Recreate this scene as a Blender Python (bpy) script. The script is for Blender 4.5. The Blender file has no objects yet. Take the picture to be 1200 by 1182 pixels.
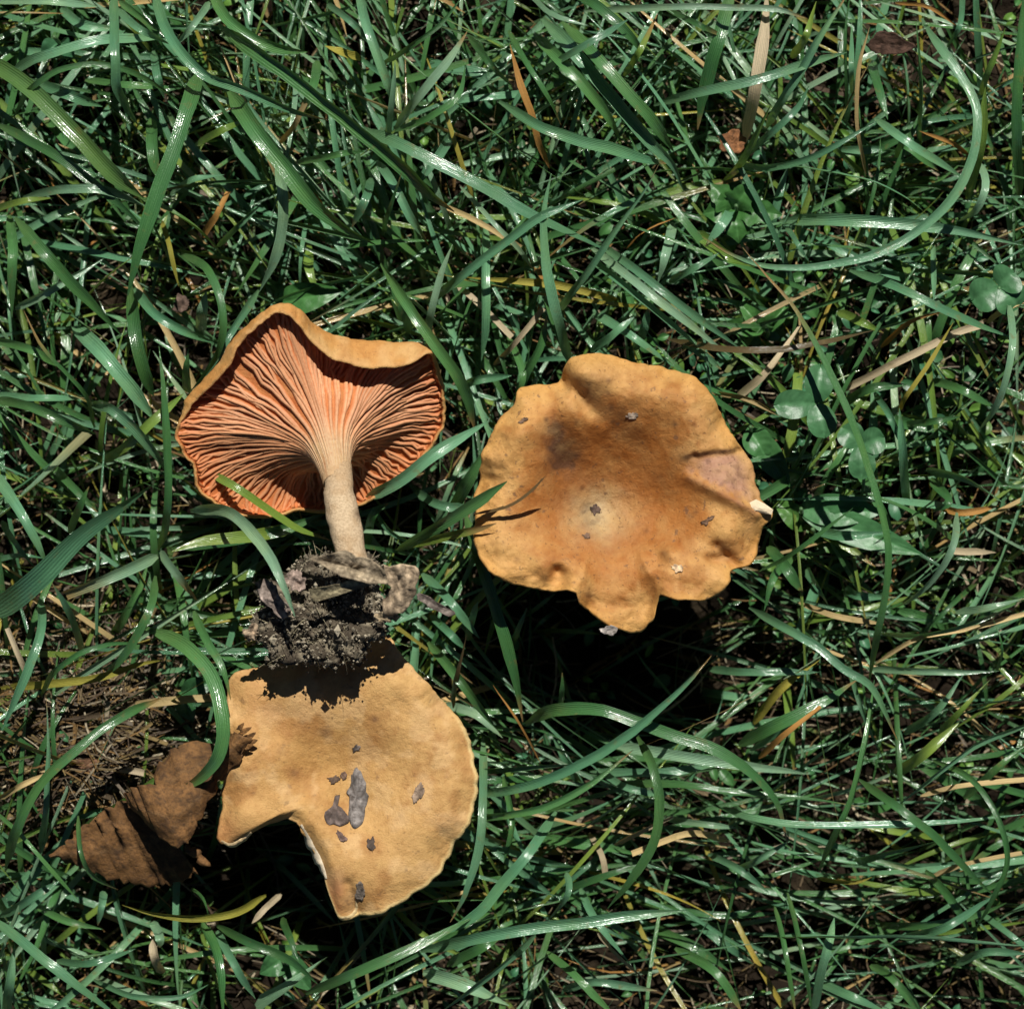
import bpy, bmesh, math, random
import numpy as np
from mathutils import Vector

random.seed(7)
rng = np.random.default_rng(11)
sc = bpy.context.scene
C = sc.collection
R = math.radians

# ------------------------------------------------------------------ camera
PX = 1.0 / 6000.0            # one photograph pixel is a sixth of a millimetre on the turf
HC = 0.75                    # camera height
ZR = 0.02                    # height of the plane on which the pixel scale holds
cam_d = bpy.data.cameras.new("camera")
cam = bpy.data.objects.new("camera", cam_d)
C.objects.link(cam)
cam.location = (0, 0, HC)
cam.rotation_euler = (0, 0, 0)
cam_d.sensor_width = 36.0
cam_d.lens = 36.0 * (HC - ZR) / 0.2
cam_d.clip_start = 0.01
cam_d.clip_end = 100.0
cam_d.dof.use_dof = True
cam_d.dof.focus_distance = HC - 0.024
cam_d.dof.aperture_fstop = 20.0
sc.camera = cam

# ------------------------------------------------------------------ sky and sun
SUN_EL = 55.0
SUN_AZ = 8.0                 # degrees from +Y (top of the picture) towards +X
w = bpy.data.worlds.new("World")
sc.world = w
w.use_nodes = True
nt = w.node_tree
bg = nt.nodes["Background"]
sky = nt.nodes.new("ShaderNodeTexSky")
sky.sky_type = 'NISHITA'
sky.sun_disc = False
sky.sun_elevation = R(SUN_EL)
sky.sun_rotation = R(SUN_AZ)
sky.altitude = 1500.0
sky.air_density = 0.3
sky.dust_density = 0.1
nt.links.new(sky.outputs[0], bg.inputs[0])
bg.inputs[1].default_value = 0.05
sun_d = bpy.data.lights.new("sun", 'SUN')
sun_d.energy = 5.0
sun_d.angle = R(0.53)
sun_d.color = (1.0, 0.96, 0.9)
sun = bpy.data.objects.new("sun", sun_d)
C.objects.link(sun)
e, a_ = R(SUN_EL), R(SUN_AZ)
SV = Vector((math.sin(a_) * math.cos(e), math.cos(a_) * math.cos(e), math.sin(e)))
sun.rotation_euler = SV.to_track_quat('Z', 'Y').to_euler()
sun.location = SV * 2
sc.view_settings.view_transform = 'Standard'
sc.view_settings.look = 'None'
sc.view_settings.exposure = 0.0
sc.view_settings.gamma = 1.0
sc.cycles.max_bounces = 5
sc.cycles.diffuse_bounces = 3
sc.cycles.glossy_bounces = 2
sc.cycles.transmission_bounces = 3

# ------------------------------------------------------------------ helpers
def at(x, y, z):
    """pixel on the photograph at a height (both in pixel units) -> metres"""
    k = PX * (HC - z * PX) / (HC - ZR)
    return ((x - 600) * k, -(y - 591) * k, z * PX)

def conv(P, zref):
    """array of (x, y, z) pixel units -> metres, one even scale for the whole thing"""
    P = np.asarray(P, float)
    k = PX * (HC - zref * PX) / (HC - ZR)
    out = np.empty_like(P)
    out[:, 0] = (P[:, 0] - 600) * k
    out[:, 1] = -(P[:, 1] - 591) * k
    out[:, 2] = P[:, 2] * PX
    return out

def _h(ix, iy, seed):
    n = (ix.astype(np.int64) * 374761393 + iy.astype(np.int64) * 668265263 + seed * 1274126177) & 0xffffffff
    n = ((n ^ (n >> 13)) * 1274126177) & 0xffffffff
    return ((n ^ (n >> 16)) & 0xffff) / 65535.0

def vn(x, y, seed=0):
    x = np.asarray(x, float); y = np.asarray(y, float)
    ix = np.floor(x); iy = np.floor(y)
    fx = x - ix; fy = y - iy
    fx = fx * fx * (3 - 2 * fx); fy = fy * fy * (3 - 2 * fy)
    a = _h(ix, iy, seed); b = _h(ix + 1, iy, seed); c = _h(ix, iy + 1, seed); d = _h(ix + 1, iy + 1, seed)
    return (a * (1 - fx) + b * fx) * (1 - fy) + (c * (1 - fx) + d * fx) * fy

def fbm(x, y, seed=0, o=4):
    s = 0; amp = 0.5; f = 1.0
    for i in range(o):
        s = s + amp * vn(x * f, y * f, seed + i * 17); amp *= 0.5; f *= 2.03
    return s                                   # about 0..1, mean near .47

def sm(t, a=0.0, b=1.0):
    t = np.clip((t - a) / (b - a), 0, 1)
    return t * t * (3 - 2 * t)

def seg_d(x, y, p, q):
    """distance to a segment and the fraction along it"""
    px, py = p; dx, dy = q[0] - px, q[1] - py
    t = np.clip(((x - px) * dx + (y - py) * dy) / (dx * dx + dy * dy), 0, 1)
    return np.hypot(x - px - t * dx, y - py - t * dy), t

def mix(c, d, f):
    f = np.asarray(f)[..., None]
    return c * (1 - f) + np.asarray(d) * f

def mesh_data(name, V, F, col=None, uv=None, smooth=True, recalc=False):
    me = bpy.data.meshes.new(name)
    V = np.asarray(V, float)
    if isinstance(F, np.ndarray):
        nf, k = F.shape
        me.vertices.add(len(V)); me.vertices.foreach_set("co", V.ravel().astype(np.float32))
        me.loops.add(nf * k); me.loops.foreach_set("vertex_index", F.ravel().astype(np.int32))
        me.polygons.add(nf)
        me.polygons.foreach_set("loop_start", np.arange(0, nf * k, k, dtype=np.int32))
        me.update(calc_edges=True)
    else:
        me.from_pydata([tuple(v) for v in V], [], F)
        me.update()
    if col is not None:
        c = np.ones((len(V), 4), np.float32); c[:, :3] = np.clip(col, 0, 1)
        ca = me.color_attributes.new("Col", 'FLOAT_COLOR', 'POINT')
        ca.data.foreach_set("color", c.ravel())
    if uv is not None:
        li = np.empty(len(me.loops), np.int32); me.loops.foreach_get("vertex_index", li)
        ul = me.uv_layers.new(name="UVMap")
        ul.data.foreach_set("uv", np.asarray(uv, np.float32)[li].ravel())
    if recalc:
        bm = bmesh.new(); bm.from_mesh(me)
        bmesh.ops.recalc_face_normals(bm, faces=bm.faces)
        bm.to_mesh(me); bm.free()
    me.polygons.foreach_set("use_smooth", [smooth] * len(me.polygons))
    me.update()
    return me

def mk(name, V, F, mat, parent=None, col=None, uv=None, smooth=True, recalc=False):
    me = mesh_data(name, V, F, col, uv, smooth, recalc)
    o = bpy.data.objects.new(name, me)
    C.objects.link(o)
    me.materials.append(mat)
    if parent: o.parent = parent
    return o

def tag(o, label=None, cat=None, group=None, kind=None):
    if label: o["label"] = label
    if cat: o["category"] = cat
    if group: o["group"] = group
    if kind: o["kind"] = kind
    return o

def empty(name, loc):
    o = bpy.data.objects.new(name, None)
    o.empty_display_size = 0.005
    o.location = loc
    C.objects.link(o)
    return o

def put(parent, child):
    """parent without moving (the meshes are in world metres)"""
    child.parent = parent
    child.matrix_parent_inverse = parent.matrix_basis.inverted()

def grid_faces(n, m, wrap=False, off=0):
    """n rows of m vertices"""
    mm = m if wrap else m - 1
    i, j = np.meshgrid(np.arange(n - 1), np.arange(mm), indexing='ij')
    j2 = (j + 1) % m
    return np.stack([i * m + j, i * m + j2, (i + 1) * m + j2, (i + 1) * m + j], -1).reshape(-1, 4) + off

def catmull(P, n):
    P = np.asarray(P, float)
    if len(P) == 2: P = np.array([P[0], (P[0] + P[1]) / 2, P[1]])
    d = np.r_[0, np.cumsum(np.maximum(np.linalg.norm(np.diff(P, axis=0), axis=1), 1e-6) ** 0.5)]
    # centripetal tangents, hermite
    T = np.gradient(P, d, axis=0)
    s = np.linspace(0, d[-1], n)
    k = np.clip(np.searchsorted(d, s, side='right') - 1, 0, len(P) - 2)
    h = (d[k + 1] - d[k])[:, None]; t = ((s - d[k]) / (d[k + 1] - d[k]))[:, None]
    return ((2*t**3 - 3*t**2 + 1) * P[k] + (t**3 - 2*t**2 + t) * h * T[k]
            + (-2*t**3 + 3*t**2) * P[k + 1] + (t**3 - t**2) * h * T[k + 1])

# ------------------------------------------------------------------ materials
def new_mat(name):
    m = bpy.data.materials.new(name); m.use_nodes = True
    n = m.node_tree
    b = n.nodes["Principled BSDF"]
    return m, n, b

def N(n, t, **kw):
    q = n.nodes.new(t)
    for k, v in kw.items(): setattr(q, k, v)
    return q

def math_n(n, op, a, b=None, c=None):
    q = N(n, 'ShaderNodeMath', operation=op)
    for i, v in enumerate((a, b, c)):
        if v is None: continue
        if isinstance(v, (int, float)): q.inputs[i].default_value = v
        else: n.links.new(v, q.inputs[i])
    return q.outputs[0]

def mixc(n, fac, a, b, bt='MIX'):
    q = N(n, 'ShaderNodeMix', data_type='RGBA', blend_type=bt)
    for s, v in ((0, fac), (6, a), (7, b)):
        if isinstance(v, (int, float)): q.inputs[s].default_value = v
        elif isinstance(v, tuple): q.inputs[s].default_value = (*v, 1)
        else: n.links.new(v, q.inputs[s])
    return q.outputs[2]

def noise_n(n, scale, detail=3, rough=0.55, vec=None):
    q = N(n, 'ShaderNodeTexNoise')
    q.inputs['Scale'].default_value = scale; q.inputs['Detail'].default_value = detail
    q.inputs['Roughness'].default_value = rough
    if vec is not None: n.links.new(vec, q.inputs['Vector'])
    return q.outputs['Fac']

def ramp_n(n, fac, lo, hi):
    q = N(n, 'ShaderNodeMapRange'); q.clamp = True
    q.inputs['From Min'].default_value = lo; q.inputs['From Max'].default_value = hi
    n.links.new(fac, q.inputs['Value'])
    return q.outputs[0]

def bump_n(n, b, height, strength, dist):
    q = N(n, 'ShaderNodeBump')
    q.inputs['Strength'].default_value = strength; q.inputs['Distance'].default_value = dist
    n.links.new(height, q.inputs['Height'])
    n.links.new(q.outputs[0], b.inputs['Normal'])

def mat_blade(name, rough=0.40, transl=0.16, spec=0.38, coat=1.0, patchy=0.35):
    m, n, b = new_mat(name)
    at_ = N(n, 'ShaderNodeAttribute', attribute_name='Col')
    uv = N(n, 'ShaderNodeUVMap')
    sep = N(n, 'ShaderNodeSeparateXYZ'); n.links.new(uv.outputs[0], sep.inputs[0])
    veins = math_n(n, 'SINE', math_n(n, 'MULTIPLY', sep.outputs[0], 2 * math.pi * 7))
    veins = math_n(n, 'MULTIPLY_ADD', veins, 0.5, 0.5)
    # long streaks down the blade
    cmb = N(n, 'ShaderNodeCombineXYZ')
    n.links.new(math_n(n, 'MULTIPLY', sep.outputs[0], 9.0), cmb.inputs[0])
    n.links.new(math_n(n, 'MULTIPLY', sep.outputs[1], 0.6), cmb.inputs[1])
    obi = N(n, 'ShaderNodeObjectInfo')
    n.links.new(math_n(n, 'MULTIPLY', obi.outputs['Random'], 50.0), cmb.inputs[2])
    streak = noise_n(n, 1.0, 3, 0.6, cmb.outputs[0])
    tc = N(n, 'ShaderNodeTexCoord')
    blot = noise_n(n, 330.0, 5, 0.68, tc.outputs['Object'])
    patch = noise_n(n, 70.0, 3, 0.6, tc.outputs['Object'])
    c = mixc(n, math_n(n, 'MULTIPLY', veins, 0.22), at_.outputs['Color'], mixc(n, 0.75, at_.outputs['Color'], (0.0, 0.01, 0.0)))
    c = mixc(n, math_n(n, 'MULTIPLY', ramp_n(n, streak, 0.42, 0.75), 0.4), c, mixc(n, 1.0, at_.outputs['Color'], (1.6, 1.45, 1.5), 'MULTIPLY'))
    c = mixc(n, math_n(n, 'MULTIPLY', ramp_n(n, blot, 0.60, 0.72), 0.55), c, (0.20, 0.16, 0.05))
    c = mixc(n, math_n(n, 'MULTIPLY', ramp_n(n, patch, 0.45, 0.68), patchy), c, mixc(n, 1.0, c, (1.7, 1.25, 0.75), 'MULTIPLY'))
    n.links.new(c, b.inputs['Base Color'])
    fine = noise_n(n, 3000.0, 2, 0.5, tc.outputs['Object'])
    hgt = math_n(n, 'ADD', math_n(n, 'ADD', veins, math_n(n, 'MULTIPLY', streak, 1.5)), math_n(n, 'MULTIPLY', fine, 1.6))
    bump_n(n, b, hgt, 0.7, 0.00008)
    cb = N(n, 'ShaderNodeBump'); cb.inputs['Strength'].default_value = 0.4; cb.inputs['Distance'].default_value = 0.00009
    n.links.new(hgt, cb.inputs['Height'])
    r = math_n(n, 'MULTIPLY_ADD', blot, 0.22, rough - 0.1)
    n.links.new(r, b.inputs['Roughness'])
    b.inputs['Specular IOR Level'].default_value = spec
    n.links.new(math_n(n, 'MULTIPLY', ramp_n(n, math_n(n, 'MULTIPLY', noise_n(n, 420.0, 4, 0.7, tc.outputs['Object']), math_n(n, 'MULTIPLY_ADD', streak, 0.7, 0.65)), 0.30, 0.47), coat), b.inputs['Coat Weight'])
    b.inputs['Coat Roughness'].default_value = 0.13
    b.inputs['Coat IOR'].default_value = 1.6
    n.links.new(cb.outputs[0], b.inputs['Coat Normal'])
    tr = N(n, 'ShaderNodeBsdfTranslucent')
    n.links.new(mixc(n, 1.0, c, (1.7, 1.35, 0.5), 'MULTIPLY'), tr.inputs[0])
    mx = N(n, 'ShaderNodeMixShader'); mx.inputs[0].default_value = transl
    n.links.new(b.outputs[0], mx.inputs[1]); n.links.new(tr.outputs[0], mx.inputs[2])
    n.links.new(mx.outputs[0], n.nodes['Material Output'].inputs[0])
    return m

def mat_cap(name, fleck=1.0):
    m, n, b = new_mat(name)
    at_ = N(n, 'ShaderNodeAttribute', attribute_name='Col')
    tc = N(n, 'ShaderNodeTexCoord'); ob = tc.outputs['Object']
    n1 = noise_n(n, 900, 5, 0.65, ob)
    n2 = noise_n(n, 190, 4, 0.6, ob)
    n3 = noise_n(n, 1500, 2, 0.5, ob)
    n4 = noise_n(n, 520, 3, 0.55, ob)
    c = mixc(n, math_n(n, 'MULTIPLY', ramp_n(n, n1, 0.42, 0.68), 0.42), at_.outputs['Color'], mixc(n, 1.0, at_.outputs['Color'], (0.62, 0.50, 0.40), 'MULTIPLY'))
    c = mixc(n, math_n(n, 'MULTIPLY', ramp_n(n, n2, 0.45, 0.70), 0.30), c, (0.64, 0.41, 0.15))
    c = mixc(n, math_n(n, 'MULTIPLY', ramp_n(n, n3, 0.65, 0.70), 0.45 * fleck), c, (0.07, 0.035, 0.02))
    c = mixc(n, math_n(n, 'MULTIPLY', ramp_n(n, n4, 0.65, 0.71), 0.6 * fleck), c, (0.13, 0.075, 0.045))
    n.links.new(c, b.inputs['Base Color'])
    b.inputs['Roughness'].default_value = 0.62
    b.inputs['Specular IOR Level'].default_value = 0.3
    hg = math_n(n, 'ADD', n1, math_n(n, 'MULTIPLY', noise_n(n, 2600, 4, 0.7, ob), 0.8))
    bump_n(n, b, hg, 0.9, 0.00022)
    return m

def mat_col(name, rough=0.8, spec=0.2, nscale=1200, namp=0.4, dark=(0.02, 0.015, 0.01), bump=0.6, bd=0.0002):
    m, n, b = new_mat(name)
    at_ = N(n, 'ShaderNodeAttribute', attribute_name='Col')
    tc = N(n, 'ShaderNodeTexCoord')
    f = noise_n(n, nscale, 5, 0.65, tc.outputs['Object'])
    c = mixc(n, math_n(n, 'MULTIPLY', ramp_n(n, f, 0.4, 0.7), namp), at_.outputs['Color'], dark)
    n.links.new(c, b.inputs['Base Color'])
    b.inputs['Roughness'].default_value = rough
    b.inputs['Specular IOR Level'].default_value = spec
    bump_n(n, b, f, bump, bd)
    return m

M_grass = mat_blade("grass_blade")
M_straw = mat_blade("dry_straw", rough=0.6, transl=0.12, spec=0.25, coat=0.0, patchy=0.0)
M_cap = mat_cap("mushroom_cap")
M_capsmooth = mat_cap("mushroom_cap_smoother", fleck=0.55)
M_gill = mat_col("gill", rough=0.55, spec=0.3, nscale=1600, namp=0.35, dark=(0.36, 0.08, 0.02), bump=0.5, bd=0.0001)
M_stem = mat_col("mushroom_stem", rough=0.85, nscale=2300, namp=0.55, dark=(0.24, 0.14, 0.07), bump=1.0, bd=0.00035)
M_soil = mat_col("soil", rough=0.95, spec=0.1, nscale=1100, namp=0.75, dark=(0.012, 0.009, 0.006), bump=1.0, bd=0.0006)
M_leafdry = mat_col("dry_leaf", rough=0.75, spec=0.25, nscale=1500, namp=0.65, dark=(0.04, 0.024, 0.014), bump=1.0, bd=0.0003)
M_leaf = mat_col("green_leaf", rough=0.4, spec=0.45, nscale=700, namp=0.3, dark=(0.02, 0.06, 0.02), bump=0.5, bd=0.0002)
M_flesh = mat_col("torn_flesh", rough=0.7, spec=0.3, nscale=1800, namp=0.25, dark=(0.5, 0.36, 0.18), bump=0.8, bd=0.0002)

# ------------------------------------------------------------------ ground
def soil_h(x, y):
    ix, iy = x + 600, 591 - y
    z = (fbm(x / 70, y / 70, 3) - 0.5) * 90 + (fbm(x / 9, y / 9, 5, 3) - 0.5) * 10 - 100
    z = z - 30 * sm(ix, 600, 1000) * sm(iy, 760, 900)
    z = z + 92 * np.exp(-(((ix - 110) / 120) ** 2 + ((iy - 870) / 90) ** 2))          # matted rise at the left
    z = z + 45 * np.exp(-(((ix - 980) / 220) ** 2 + ((iy - 400) / 200) ** 2))
    z = z - 115 * np.exp(-(((ix - 745) / 150) ** 2 + ((iy - 770) / 75) ** 2))          # hollow below the right cap
    z = z - 80 * np.exp(-(((ix - 300) / 95) ** 2 + ((iy - 1050) / 60) ** 2))
    z = z - 40 * np.exp(-(((ix - 1150) / 90) ** 2 + ((iy - 20) / 60) ** 2))
    return z

g = np.r_[-12000, -6000, -3500, np.linspace(-2000, -760, 20), np.linspace(-740, 740, 297), np.linspace(760, 2000, 20), 3500, 6000, 12000]
gx, gy = np.meshgrid(g, g)
z = soil_h(gx, gy)
big = np.maximum(abs(gx), abs(gy))
z = z * np.clip(1.5 - big / 4000, 0.2, 1)
V = np.stack([gx.ravel() * PX, gy.ravel() * PX, z.ravel() * PX], -1)
f = fbm(gx / 30, gy / 30, 9).ravel()
far = sm(big.ravel(), 900, 1800)
col = mix(mix(np.tile((0.020, 0.014, 0.009), (len(V), 1)), (0.05, 0.037, 0.022), sm(f, .45, .7)), (0.035, 0.06, 0.022), far * 0.8)
ground = mk("ground", V, grid_faces(len(g), len(g)), M_soil, col=col)
tag(ground, kind="structure")

# ------------------------------------------------------------------ mushrooms seen from above
class Cap:
    """a cap described over its outline: height and pigment as functions of photo position"""
    def __init__(s, outline, centre, hfun, cfun, zref, na=300, nr=84, th0=26, th1=9):
        s.c = centre; s.h = hfun; s.cf = cfun; s.zref = zref
        P = np.array(outline, float) - centre
        ang = np.arctan2(P[:, 1], P[:, 0]); r = np.hypot(P[:, 0], P[:, 1])
        o = np.argsort(ang); ang, r = ang[o], r[o]
        s.ang = np.r_[ang - 2 * np.pi, ang, ang + 2 * np.pi]; s.r = np.r_[r, r, r]
        s.na, s.nr, s.th0, s.th1 = na, nr, th0, th1
        pp = np.linspace(-np.pi, np.pi, 721)[:-1]; rr = np.interp(pp, s.ang, s.r)
        kern = np.exp(-(np.arange(-90, 91) / 36.0) ** 2); kern /= kern.sum()
        rs = np.convolve(np.r_[rr, rr, rr], kern, 'same')[720:1440]
        s.pp = np.r_[pp - 2 * np.pi, pp, pp + 2 * np.pi]; s.rs = np.r_[rs, rs, rs]
    def qeff(s, r, q, phi):
        q2 = np.minimum(r / np.interp(phi, s.pp, s.rs), 1.0)
        w_ = sm(q, .45, .97)
        return q2 * (1 - w_) + q * w_
    def Rr(s, phi):
        # small rounding of the traced corners
        v = 0
        for d, wgt in ((-0.018, .25), (0, .5), (0.018, .25)):
            v = v + wgt * np.interp(phi + d, s.ang, s.r)
        return v
    def zat(s, x, y):
        dx, dy = np.asarray(x, float) - s.c[0], np.asarray(y, float) - s.c[1]
        phi = np.arctan2(dy, dx)
        r_ = np.hypot(dx, dy)
        return s.h(np.asarray(x, float), np.asarray(y, float), s.qeff(r_, r_ / s.Rr(phi), phi), phi)
    def build(s, name, mat, parent, under=(0.42, 0.13, 0.03)):
        na = s.na
        phi = np.linspace(-np.pi, np.pi, na, endpoint=False)
        Rp = s.Rr(phi) + (fbm(np.cos(phi) * 9 + 20, np.sin(phi) * 9 + 20, 4) - 0.47) * 10
        rho = np.linspace(0.02, 1, s.nr) ** 0.85
        rings, cols = [], []
        def ring(q, dz, scale=1.0, c=None):
            x = s.c[0] + np.cos(phi) * Rp * q * scale; y = s.c[1] + np.sin(phi) * Rp * q * scale
            xq = s.c[0] + np.cos(phi) * Rp * q; yq = s.c[1] + np.sin(phi) * Rp * q
            rr = s.qeff(Rp * q, np.full(na, q), phi)
            zz = s.h(xq, yq, rr, phi) + dz
            rings.append(np.stack([x, y, zz], -1))
            cols.append(s.cf(xq, yq, rr, phi) if c is None else np.tile(c, (na, 1)))
        for q in rho: ring(q, 0)
        ring(1.0, -s.th1 * .35, 1.012); ring(1.0, -s.th1 * .75, 1.008, np.array(under) * 1.2); ring(1.0, -s.th1, 0.992, under)
        for q in np.linspace(0.96, 0.12, 22):
            ring(q, -(s.th1 + (s.th0 - s.th1) * (1 - q) ** .8) - 10 * (1 - q) ** 2, 1.0, under)
        n = len(rings)
        V = np.concatenate(rings + [np.array([[s.c[0], s.c[1], float(s.zat(*s.c))]])])
        col = np.concatenate(cols + [cols[0][:1]])
        F = [tuple(q) for q in grid_faces(n, na, True)]
        k = n * na
        F += [(k, (j + 1) % na, j) for j in range(na)]
        o = mk(name, conv(V, s.zref), F, mat, None, col=col, recalc=True)
        put(parent, o)
        return o

def tube(path, rad, seg, zref, colfun, name, mat, parent, lump=0.0, seed=1, cap_end=True):
    """path of points in pixel units with a radius each, as one closed tube"""
    P = np.asarray(path, float); n = len(P)
    T = np.gradient(P, axis=0); T /= np.linalg.norm(T, axis=1)[:, None]
    ref = np.array([0.0, 0.0, 1.0]) if abs(T[0][2]) < .9 else np.array([1.0, 0.0, 0.0])
    U = np.cross(T, ref); U /= np.linalg.norm(U, axis=1)[:, None]
    W = np.cross(T, U)
    th = np.linspace(0, 2 * np.pi, seg, endpoint=False)
    rr = np.asarray(rad)[:, None] * (1 + lump * (fbm(np.cos(th)[None] * 2 + 9 + 0 * P[:, :1], np.arange(n)[:, None] * .35 + np.sin(th)[None], seed) - .47))
    V = P[:, None] + rr[..., None] * (np.cos(th)[None, :, None] * U[:, None] + np.sin(th)[None, :, None] * W[:, None])
    V = V.reshape(-1, 3)
    F = [tuple(q) for q in grid_faces(n, seg, True)]
    if cap_end:
        F.append(tuple(range(seg))); F.append(tuple(range((n - 1) * seg, n * seg)))
    o = mk(name, conv(V, zref), F, mat, None, col=colfun(V), recalc=True)
    if parent: put(parent, o)
    return o

# --- the whole cap on the right -------------------------------------------------
OUT_R = [(660,433),(668,422),(690,416),(715,417),(745,425),(780,432),(810,440),(825,455),(840,480),(852,505),(865,525),(880,545),(885,565),(890,585),(902,598),(899,608),(888,620),(887,645),(880,660),(865,665),(853,668),(853,680),(845,692),(820,702),(790,700),(772,695),(768,706),(765,725),(750,738),(735,741),(715,733),(690,715),(679,704),(676,690),(655,690),(625,690),(600,683),(580,672),(565,655),(556,630),(557,600),(562,565),(565,540),(572,515),(590,490),(605,474),(610,456),(625,451),(645,454),(656,450),(659,442)]
def h_R(x, y, q, phi):
    z = 112 + 76 * sm(q, 0.02, 0.80) - 24 * (1 - 1.15 * sm(y, 590, 690)) * sm(q, 0.76, 1.03) ** 1.6
    z = z + (y - 580) * -0.045 + (x - 715) * 0.02
    d0 = np.hypot((x - 702) / 1.1, y - 603)
    z = z - 12 * np.exp(-(d0 / 34) ** 2)
    # crease running in from the notch at the upper left
    d, t = seg_d(x, y, (657, 443), (712, 500)); z = z - 22 * np.exp(-(d / 10) ** 2) * (1 - t) ** .8
    d, t = seg_d(x, y, (640, 470), (660, 540)); z = z - 9 * np.exp(-(d / 20) ** 2)
    # rolled upper lobe
    z = z + 12 * np.exp(-(((x - 690) / 26) ** 2 + ((y - 437) / 16) ** 2))
    # hanging middle lobe between two higher ones
    lobe = sm(1 - np.abs(x - 724 + (y - 720) * .15) / 50, 0, .35) * sm(y, 652, 712)
    z = z - 15 * lobe
    z = z + 6 * np.exp(-(((x - 625) / 45) ** 2 + ((y - 662) / 26) ** 2)) + 5 * np.exp(-(((x - 815) / 40) ** 2 + ((y - 672) / 24) ** 2))
    z = z - 8 * np.exp(-(((x - 655) / 12) ** 2 + ((y - 680) / 20) ** 2))
    # torn flap on the right
    ed = y - (536 - (x - 798) * .135 + (fbm(x / 9, y * 0 + 3, 24) - .47) * 9)
    z = z - 9 * np.exp(-(np.maximum(0, ed) / 24) ** 2) * sm(ed, -4.5, 4.5) * sm(x, 788, 818)
    d, t = seg_d(x, y, (806, 560), (886, 602)); z = z + 7 * np.exp(-((d) / 7) ** 2)
    z = z + 9 * np.exp(-(((x - 850) / 22) ** 2 + ((y - 625) / 20) ** 2)) - 10 * np.exp(-(((x - 838) / 12) ** 2 + ((y - 655) / 7) ** 2))
    d, t = seg_d(x, y, (838, 640), (862, 662)); z = z - 8 * np.exp(-(d / 6) ** 2)
    for px, py, am, r in ((785,648,7,9),(652,668,-9,6),(640,672,6,10),(770,655,-5,8),(585,640,6,14),(610,505,5,12),(745,500,4,14)):
        z = z + am * np.exp(-(((x - px) ** 2 + (y - py) ** 2) / r ** 2))
    # wavy margin, fine wrinkles
    z = z + 7 * np.sin(phi * 7 + 1.2) * sm(q, .6, 1) + 5 * np.sin(phi * 13 + .3) * sm(q, .78, 1) + 3 * np.sin(phi * 23 + 2 + 3 * np.sin(phi * 2)) * sm(q, .84, 1)
    z = z + (fbm(x / 46, y / 46, 21, 2) - .4) * 16 * sm(q, .1, .6) + (fbm(x / 12, y / 12, 22, 3) - .45) * (2.2 + 5.5 * sm(q, .7, .95)) + (fbm(x / 4, y / 4, 23, 2) - .4) * 1.2
    return z
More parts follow.
